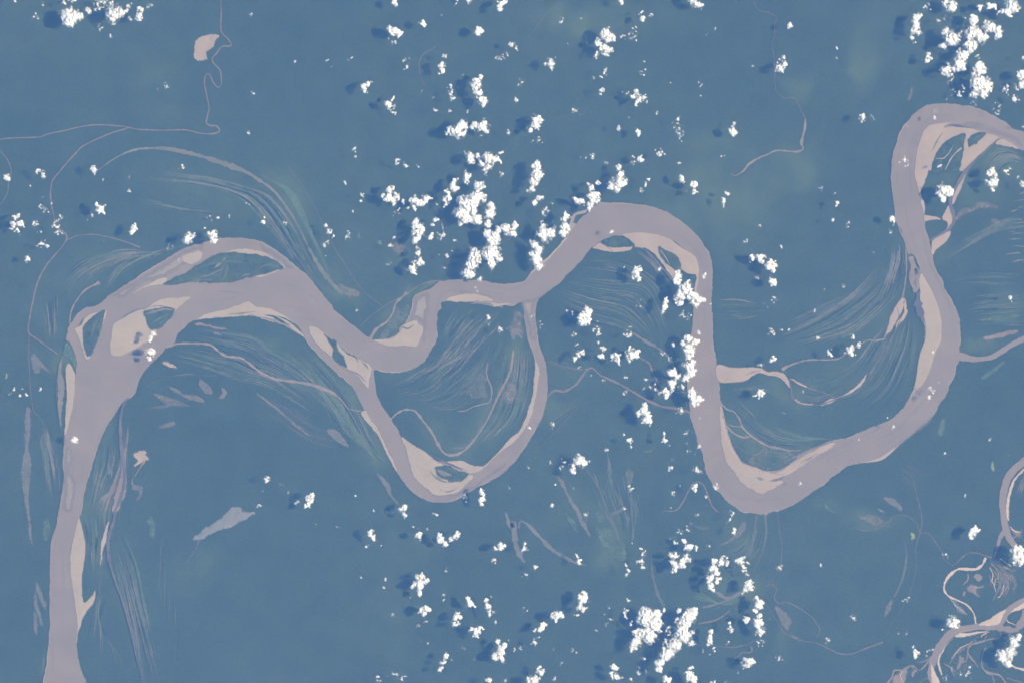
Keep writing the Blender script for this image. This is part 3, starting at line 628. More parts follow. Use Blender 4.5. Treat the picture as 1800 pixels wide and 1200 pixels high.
stream('stream', 'pale creek curling below the corner channel', "33: 1480,1085 1440,1040 1405,980 1430,930 1500,910 1560,890 1620,885", [1.2, 2, 2.4, 2.4, 2.2, 1.2], 'paleline')
stream('stream', 'bright creek beside the bottom right cloud', "33: 1530,950 1505,1020 1510,1090 1550,1130 1620,1140 1660,1180 1690,1250", [1.5, 2, 2.4, 4, 3, 3, 2.5], 'paleline')
stream('stream', 'short bright creek at the bottom right edge', "33: 1700,1060 1740,1090 1820,1110", [2, 3, 4], 'bright_sand')
stream('stream', 'thin stub of channel left of the corner channel', "33: 1155,1010 1100,1045 1050,1055", [3, 2, 1], 'paleline')
stream('stream', 'forked muddy creek at the bottom right edge', "33: 830,1210 870,1160 890,1110 950,1110 1010,1075 1060,1110 1100,1080 1140,1030", [3, 3, 3, 4, 3, 2, 2, 2], 'paleline')
stream('stream', 'thin silver creek by the bottom right edge', "33: 1060,1210 1100,1170 1150,1160", [2, 2.5, 2], 'lake')
stream('stream', 'faint loop of stream at the bottom right', "33: -20,520 30,505 60,540 45,600 80,640 130,630 200,660 290,720 350,790 365,840 340,880 ", [1.2, 1.8, 1.8, 1.5, 1.6, 1.8, 1.8, 1.4, .8], 'stream')
stream('stream', 'faint line of water curving along the bottom right', "33: -10,650 60,760 120,850 230,900 350,920 430,960 520,995 600,990 700,950 810,912", [.8, 1, 1.4, 1.6, 1.8, 2.2, 2.4, 2.6, 3.2], 'stream')
stream('stream', 'faint vertical brook above the lower right', "32: 1020,980 ; 33: 1075,0 1082,90 1065,150 1040,250 1040,400 1000,560 940,680 880,760 840,860", [.8, 1.6, 1.6, 1.2, .9, .9, .9, .8], 'stream')
stream('stream', 'faint line of water left of the lower right lake', "33: 600,110 700,130 780,105 850,60 900,20 980,25 1040,70 1070,140", [.6, 1.4, 1.6, 1.4, 1, 1.2, 1.4, 1.8], 'stream')
stream('stream', 'thin creek running down from the lowest bend', "33: 65,-20 80,120 98,240 92,340 70,420 0,500", [1.2, 1.4, 1.4, 1.2, .8, .8], 'stream')
stream('stream', 'hair thin curved brook in the forest at upper centre', "10: 1275,310 1230,350 1180,380 1150,430 1148,480 1165,560 1195,610", [.8, 1.1, 1.2, 1.1, .7], 'stream')
stream('stream', 'straight faint brook in the forest left of the central bend', "11: 230,-20 340,130 450,330 560,560 620,650 700,780 780,870 900,960", [.6, .7, .8, 1.0, 1.2, 1.3, 1.3, 1.5], 'stream')
stream('stream', 'faint straight brook at the top centre', "20: 340,10 250,90 190,170 80,310", [.6, .8, .8, .5], 'stream')
stream('stream', 'creek beside the green wedge inside the upper central bend', "11: 800,1185 850,1110 920,1060 960,1000 985,930 1050,870 1060,855", [6, 4.5, 4, 3, 3, 4, 6], 'paleline', Z_STREAM)
stream('stream', 'thin creek edging the green wedge inside the upper central bend', "11: 730,1100 800,1030 880,970 960,920 1060,870 1160,800 1290,770", [1, 1.4, 1.6, 1.8, 2, 2, 1.6], 'stream')
stream('stream', 'braided pale creek inside the lowest bend', "22: 1472,435 1510,475 1555,490 1595,540 1620,600 1680,660 1740,700 1800,735 ; 32: 60,745 150,765 230,765", [4, 2.6, 2.5, 3, 3, 3, 3.5, 4, 3, 2, 1], 'paleline')
stream('stream', 'lower pale creek inside the lowest bend', "22: 1480,550 1520,605 1570,650 1630,672 1690,660", [1.5, 3, 3, 3.4, 2], 'paleline')
stream('stream', 'upper thin creek inside the lowest bend', "22: 1490,560 1540,590 1620,600", [1, 1.5, 1.2], 'paleline')
stream('stream', 'faint thin creek below the braided creeks of the lowest bend', "22: 1530,710 1600,750 1650,780 1710,795 1760,770", [.8, 1, 1.3, 1.2, .8], 'stream')
stream('stream', 'creek running left from the forked sand patches', "31: 820,1180 760,1195 700,1192 ; 32: 560,75 500,118 420,128 280,130 200,150 130,178 100,200", [3, 2.5, 2, 2, 2.4, 2, 2, 3, 3, 6], 'paleline')
stream('stream', 'thin creek from the short sand spur to the oxbow creek', "32: 280,325 350,345 420,370 470,395", [1.6, 1.6, 1.4, 1.2], 'stream')
stream('stream', 'pale creek beside the left bank of the right hand channel', "31: 940,440 965,500 972,600 972,720 960,820 945,890 910,960 850,1080 815,1185", [2, 2.6, 2.2, 2.2, 2.6, 3, 2, 2, 2.6], 'paleline', Z_STREAM)
stream('stream', 'brown trail of silt reaching right from the right hand channel', "31: 1270,612 1400,530 1500,465 1600,425 1700,405 1820,390", [1.5, 3.2, 4, 5, 4, 3], 'faint')
stream('stream', 'faint creek at the bottom centre with a clouded end', "23: 1310,782 1420,760 1480,730 1530,690", [2, 3, 3, 2.5], 'stream')
stream('stream', 'curved muddy creek near the bottom centre clouds', "23: 1340,668 1400,655 1450,640 1530,612 1600,575", [2.5, 4, 3, 3.5, 3], 'lake')
stream('stream', 'short muddy crescent under the bottom centre clouds', "23: 1400,530 1450,570 1520,605 1590,570 1640,540", [2.5, 5, 6, 5, 2], 'lake')
stream('stream', 'tan hooked creek at the bottom near the right clouds', "23: 1430,935 1500,948 1580,945 1670,920 1700,900", [.8, 1.6, 1.8, 1.6, 1], 'stream')
stream('stream', 'small bright hook of creek beside a round cloud at the bottom', "23: 1540,1045 1590,1010 1620,985 1670,985 1690,965 1670,935", [1, 2.2, 2.6, 3, 4, 2], 'stream')
stream('stream', 'creek under clouds beside the lowest bend', "22: 1060,1190 1150,1185 1200,1130 1240,1050 1270,1000 1310,985 1355,1020 1380,1090 1410,1160 1450,1200", [1, 2.5, 3, 3, 2.4, 2.4, 3, 3.4, 3, 2], 'stream')

for i, (w_, t_) in enumerate([([1, 2, 1], "33: 1555,390 1580,430 1575,480 1600,510"), ([1.5, 2.5, 1], "33: 1570,360 1610,400 1620,450 1590,480 1640,490"), ([1, 2, .6], "33: 1635,490 1615,560 1580,622"),
    ([1, 2, 1], "33: 1660,510 1640,570 1620,605"), ([.8, 1.8, .8], "33: 1640,440 1685,500 1690,545 1668,590"), ([1.2, 2.4, 1], "33: 1600,345 1660,380 1720,412 1748,402"), ([1, 2, 1], "33: 1630,325 1690,365 1710,380"),
    ([1.5, 2.2, 1], "33: 1410,428 1402,470 1368,512"), ([.8, 1.4, .6], "33: 1275,1065 1330,990 1420,930"), ([.6, 1.2, .6], "33: 1290,1030 1350,960 1440,905"), ([1, 2.4, 1], "33: 1400,985 1395,1040 1350,1055 1335,1090"),
    ([1, 2, 1], "33: 1635,850 1660,880 1700,852 1690,828"), ([.6, 1.2, .6], "33: 1650,740 1690,765 1745,790"), ([1.4, 2.2, 1], "33: 1680,1160 1740,1180 1810,1200"), ([1, 1.6, 1], "33: 1580,1145 1592,1210"),
    ([1, 2, 1], "33: 1700,105 1740,132 1785,142"), ([1, 2, .8], "33: 1720,180 1750,160 1785,120"), ([1, 2.2, 1], "33: 905,1130 880,1165 885,1215"), ([1, 1.8, 1], "33: 945,1120 930,1150 955,1200"),
    ([1.2, 2, 1], "33: 1000,1080 1045,1112 1080,1100"), ([.8, 1.6, .8], "33: 1420,1000 1450,1050 1480,1088"), ([.8, 1.6, .8], "33: 1500,880 1530,850 1560,838"), ([.8, 1.5, .8], "33: 1540,840 1520,900"),
    ([1, 1.8, .8], "33: 1240,1060 1280,1090 1310,1150"), ([.8, 1.4, .6], "33: 1600,470 1590,520 1600,560"), ([.7, 1.5, .7], "33: 1560,440 1565,520"), ([1, 1.8, .6], "33: 1660,420 1700,470 1705,520"), ([.6, 1.6, .6], "33: 1280,600 1330,660 1400,720"), ([.6, 1.3, .6], "33: 1300,620 1350,700")]):
    stream('pale_creek', 'one of the pale creek squiggles around the bright meander loop and corner channel', t_, w_, 'paleline' if i % 3 else 'bright_sand', wander=1.2)['group'] = 'pale creek squiggles at lower right'

lake('pink muddy lake beside the winding stream at upper left', "00: 1537,243 1500,320 1480,345 1445,368 1457,412 1395,432 1363,390 1368,320 1390,275 1440,253", 'pinksand')
lake('pale blue grey lake tapering left in the lower left forest', "03: 1350,178 1430,120 1560,30 1640,-35 1690,-20 1720,-5 1805,-2 1740,40 1600,110 1480,150 1400,192", 'greylake', amp=1.2)
stream('stream', 'thin outlet of the pale blue grey lake', "03: 1402,190 1375,260 1345,300 1318,345", [2, 1.2, 1.2, .8], 'stream')
lake('long thin mauve lake near the left edge', "02: 195,455 214,500 210,650 202,740 222,850 210,950 202,1100 207,1200 ; 03: 217,100 230,245 205,170 190,0 ; 02: 165,1090 150,950 160,820 176,740 172,560")
lake('heart shaped mauve lake left of the lower left river', "02: 230,80 270,120 350,217 275,187 280,220 240,217 222,170")
lake('star shaped tan lake right of the lower left river', "02: 940,790 1020,757 1025,800 1052,830 1000,847 940,880 965,830", 'pinksand', amp=1.2)
stream('stream', 'thin tail of the star shaped tan lake', "02: 1020,840 985,885 950,940 930,975 930,1010", [2.5, 2, 1.4, 1, 2], 'paleline')
lake('hook shaped tan pond below the star shaped lake', "02: 930,1008 1002,1022 1000,1070 970,1118 945,1105 975,1085 972,1050 935,1045", 'lake')
lake('dull olive lake streak among the lowland streaks at left', "02: 1080,370 1150,375 1240,410 1325,450 1180,442", 'scrub')
lake('mauve lake streak above the olive streak at left', "02: 1180,320 1230,325 1300,370 1400,385 1437,430 1350,412 1260,372")
lake('blunt mauve lake in the left lowland', "02: 1400,265 1450,290 1500,350 1470,377 1410,322")
lake('curled pond right of the blunt mauve lake', "02: 1560,320 1597,345 1582,390 1535,405 1560,365", 'lake')
lake('thin grey streak of water in the left lowland', "02: 1020,472 1100,455 1190,445 1180,460 1090,468", 'scrub')
lake('pale short meadow streak in the left lowland', "02: 1110,602 1160,575 1228,558 1225,588 1125,612", 'olive')
lake('small pink pond south of the wide left bend', "02: 1140,145 1180,140 1230,170 1240,190 1190,180", 'pinksand')
lake('narrow tan lake below the crescent sandbar', "01: 1365,1085 1410,1065 1470,1085 1560,1105 1600,1118 1530,1118 1450,1092", 'paleline')
lake('tiny tan pond below the narrow tan lake', "01: 1490,1138 1530,1140 1560,1155 1510,1150", 'paleline')
lake('dark mauve lake right of the lowland streaks', "12: 497,620 560,615 612,670 655,735 590,717 530,670")
lake('long thin mauve lake in the forest left of the southern loop', "12: 0,355 60,395 120,440 220,525 300,590 378,655 365,662 280,600 180,510 90,440 10,375", 'lake')
lake('narrow mauve lake below the southern loop', "12: 855,920 940,1000 960,1080 1010,1145 960,1110 920,1050")
lake('faint brown field of silt inside the southern loop', "12: 1490,320 1560,240 1610,230 1625,320 1620,400 1540,400 1490,370", 'faint', amp=2.2)
lake('brown mottled field beside the narrower arm', "12: 1770,300 1800,280 ; 22: 30,330 20,400 ; 12: 1770,440 1745,440", 'scrub', amp=1.6)
lake('tan fingers of silt at the head of the narrower arm', "11: 1780,1100 1800,1040 ; 21: 20,990 60,1000 70,1080 80,1190 40,1150 20,1190 ; 11: 1790,1190", 'scrub', amp=1.5)
lake('olive leaf shaped meadow south of centre', "23: 590,-10 650,30 720,150 800,240 772,352 680,290 610,180 580,60", 'lush', amp=1.4)
lake('olive sliver left of the leaf shaped meadow', "23: 360,-10 440,55 474,152 420,105", 'lush')
lake('mauve lake ribbon left of the leaf shaped meadow', "22: 310,940 350,970 400,1060 445,1140 ; 23: 480,0 520,80 555,165 530,150 480,80 450,0 ; 22: 420,1160 370,1050 320,970")
stream('stream', 'long curved mauve streak near the bottom centre', "23: 45,110 60,62 110,85 200,180 280,260 360,310 450,355 520,370", [3, 4, 6, 6, 6, 6, 5, 1], 'lake')
stream('lake', 'mauve strip at the left of the long curved streak', "13: 1755,0 1790,100 ; 23: 10,80 20,180 30,240 60,310 90,350", [3, 7, 10, 9, 7, 8, 4], 'lake')
stream('stream', 'straight brown streak right of the leaf shaped meadow', "22: 670,780 685,880 690,960 720,1050 780,1170 ; 23: 690,20 720,100 750,190", [2, 9, 6, 5, 5, 5, 4, 2], 'faint')
stream('stream', 'thin olive streak crossing toward the leaf shaped meadow', "22: 500,870 560,950 620,1050 670,1190 ; 23: 700,60", [1, 2.5, 3, 3.5, 2], 'faint')
lake('olive square shaped meadow south of centre', "22: 790,910 850,900 845,990 812,1000", 'faint', amp=1.2)
stream('stream', 'pair of thin brown streaks at the bottom of the central forest', "22: 830,1000 840,1190 ; 23: 845,60 850,190", [1.5, 2.4, 3, 2.5], 'faint')
stream('stream', 'thin brown streak beside the straight pair', "22: 880,1130 ; 23: 872,0 862,100 852,190", [1.2, 2.6, 2.2, 1.5], 'faint')
stream('stream', 'olive trail above the bottom centre clouds', "23: 980,300 985,420 1005,510 1030,590 1070,660", [1, 4, 5, 5, 7], 'faint')
lake('tan hooked lake below the lowest bend', "23: 1440,240 1540,180 1590,110 1625,60 1645,80 1640,130 1600,170 1500,218", 'lake')
stream('stream', 'straight brown streak below the lowest bend', "23: 1720,20 1705,120 1690,220 1660,310", [3, 4, 6, 8], 'faint')
stream('stream', 'second brown streak below the lowest bend', "23: 1780,0 1785,150 1760,280 1700,410", [5, 4, 2, 1.5], 'faint')
lake('olive boat shaped meadow below the lowest bend', "23: 1270,88 1330,95 1392,98 1350,132 1300,118", 'faint')
lake('wing shaped grey lake in the bottom right forest', "33: 48,658 130,700 135,730 172,760 140,830 165,858 235,890 180,882 110,800 70,730")
stream('lake', 'long thin brown lake standing upright at the lower right', "33: 960,205 972,290 965,380 940,480 910,550 885,600", [.8, 3, 4.5, 5, 5, 4], 'faint')
lake('brown lens shaped pond below the long thin lake', "33: 878,615 862,680 820,735 825,670 850,630", 'olive')
lake('olive brown meadow below the lowest right bend', "33: 640,28 740,22 812,60 770,93 700,72", 'olive', amp=1.3)
lake('brown blunt lake below the lowest right bend', "32: 808,1105 885,1098 942,1165 938,1190 870,1155", 'lake')
lake('green blade of meadow below the lowest bend', "32: 375,1115 420,1150 480,1205 440,1200 400,1170", 'lush')
lake('slim brown lake left of the blunt one', "32: 765,1175 800,1178 825,1205 790,1195", 'lake')
lake('pale green upright meadow right of the lower bend', "32: 1215,535 1242,540 1242,610 1228,662 1202,655 1200,600", 'lush', name='meadow')
lake('tiny yellow green clearing right of the lower bend', "32: 1568,850 1585,850 1595,905 1578,910", 'yellow', name='meadow')
lake('tiny yellow green clearing at the lower right', "33: 1008,150 1030,150 1035,180 1015,190", 'yellow', name='meadow')
lake('tiny yellow green clearing at the far left', "02: 36,225 50,228 50,258 38,266", 'yellow', name='meadow')
lake('green leaf of meadow near the right edge below the tributary', "32: 1495,245 1560,210 1660,130 1640,180 1560,245 1510,260", 'lush', name='meadow')
lake('tan thin lake left of the upper right bend', "30: 1000,620 1015,615 1010,670 995,710 980,705", 'olive')
lake('green leaf shaped meadow right of the lower left river', "03: 1040,45 1060,20 1085,60 1092,120 1075,190 1045,170 1050,90 1030,70", 'lush', name='meadow')
lake('green blade of meadow left of the lower left river', "03: 305,80 330,30 355,90 360,150 330,210 305,180", 'lush', name='meadow')
lake('mauve blade at the left edge of the lower left river', "03: 255,490 290,560 330,650 318,685 280,610 250,540", 'lake')
lake('mauve sliver beside the mauve blade at lower left', "03: 238,560 255,600 280,690 305,790 290,798 255,700 240,640", 'lake')
lake('faint mauve sliver under the other slivers at lower left', "03: 240,690 255,700 265,790 262,860 240,830 232,760", 'lake')
lake('tan pond between the two right arms of dark channel', "33: 1405,505 1480,520 1512,503 1508,530 1465,545 1495,588 1440,570 1410,548", 'paleline', amp=1.3)
lake('small tan pond inside the bright meander loop', "33: 1440,440 1470,430 1506,455 1482,487 1445,467", 'paleline', amp=1.2)
lake('olive crescent inside the bright meander loop', "33: 1640,405 1700,420 1745,470 1752,520 1735,567 1725,540 1715,480", 'olive', amp=1.2)
lake('small tan streak inside the bright meander loop', "33: 1372,560 1390,558 1380,588 1365,580", 'paleline')
lake('tan diamond pond at the bottom right edge', "33: 885,1150 940,1125 970,1110 962,1190 930,1215 895,1200", 'paleline', amp=1.2)
lake('tan streak pond beside the corner channel at the bottom', "33: 1320,1080 1355,1005 1385,1030 1350,1080 1325,1110", 'paleline', amp=1.2)
lake('small tan pond near the bottom right edge', "33: 1010,1125 1035,1108 1028,1150 1008,1155", 'paleline')
lake('brown feather shaped silt field under a cloud at lower right', "33: 1290,610 1340,640 1375,690 1390,720 1340,710 1320,660", 'lake', amp=1.5)
lake('olive brown meadow by the tributary at the right edge', "31: 1480,1048 1580,1025 1715,1022 1700,1062 1600,1065", 'lush')
lake('tan blade of silt above the tributary at the right edge', "31: 1505,1172 1600,1150 1740,1112 1755,1135 1640,1170 1540,1190", 'paleline')
lake('grey field of silt right of the dark side channel', "31: 1320,310 1370,270 1460,255 1480,225 1600,235 1612,268 1500,265 1400,300 1325,350", 'scrub', amp=1.2)
lake('small grey field right of the dark side channel', "31: 1565,355 1600,335 1645,370 1600,378", 'scrub')
lake('faint green bank of scrub beside the sand spit', "11: 1090,860 1150,820 1220,775 1290,768 1240,805 1180,840 1110,872", 'lush')
lake('green wedge of scrub inside the upper central bend', "11: 870,1180 1000,920 1060,900 1090,960 1050,1050 1000,1110 970,1150", 'ridge', amp=1.2)
lake('grey green sandy flat inside the lowest bend', "22: 1640,840 1700,790 1790,745 ; 32: 60,770 180,780 250,785 150,850 60,905 -20,905", 'ridge', amp=1.3)
lake('tan bank of silt at the tip of the olive crescent', "11: 560,800 620,805 740,860 700,895 640,880 610,850", 'olive', amp=1.5)
lake('mauve bare patch in the forest left of the central clouds', "11: 940,520 1000,510 1055,535 1030,570 970,580", 'scrub', amp=1.2)

# ---------------------------------------------------------------- scroll bars: countless faint ridges of old river banks
def family(label, A, B, n, w=(0.7, 1.8), m='ridge', seed=1, frac=(0.3, 0.9), z=None, cover=1.0, name='scroll_ridges', cat='ridges'):
    rnd = random.Random(seed)
    a = spline(P(A), False, 3); b = spline(P(B), False, 3)
    def at(q, t):
        d = np.concatenate([[0], np.cumsum(np.hypot(*np.diff(q, axis=0).T))]); d /= d[-1]
        return np.stack([np.interp(t, d, q[:, 0]), np.interp(t, d, q[:, 1])], 1)
    V, F, MI = [], [], []
    slots = ['ridge', 'lush', 'scrub', 'swale'] if m == 'ridge' else [m]
    for k in range(n):
        u = (k + rnd.uniform(0.1, 0.9)) / n
        L = rnd.uniform(*frac); t0 = rnd.uniform(0, 1 - L)
        t = np.linspace(t0, t0 + L, 14)
        u2 = np.clip(u + np.linspace(0, rnd.uniform(-.06, .06), 14), 0, 1)[:, None]
        q = at(a, t) * (1 - u2) + at(b, t) * u2
        ww = rnd.uniform(*w)
        v, f = ribbon_geo(q.tolist(), [0.15, ww * .7, ww, ww * .8, 0.15], (Z_RIDGE if z is None else z) + rnd.uniform(0, 4), seed=seed * 31 + k, jit=.5, step=3, wander=.6)
        mi = rnd.choices(range(len(slots)), [.5, .22, .13, .3][:len(slots)])[0]
        MI += [mi] * len(f); o = len(V); V += v; F += [tuple(i + o for i in g) for g in f]
    me = bpy.data.meshes.new(name); me.from_pydata(V, [], F); full_cover(me, cover)
    for s_ in slots: me.materials.append(MAT[s_])
    me.polygons.foreach_set('material_index', MI)
    return tag(link(name, me, None), label, cat, kind='stuff')

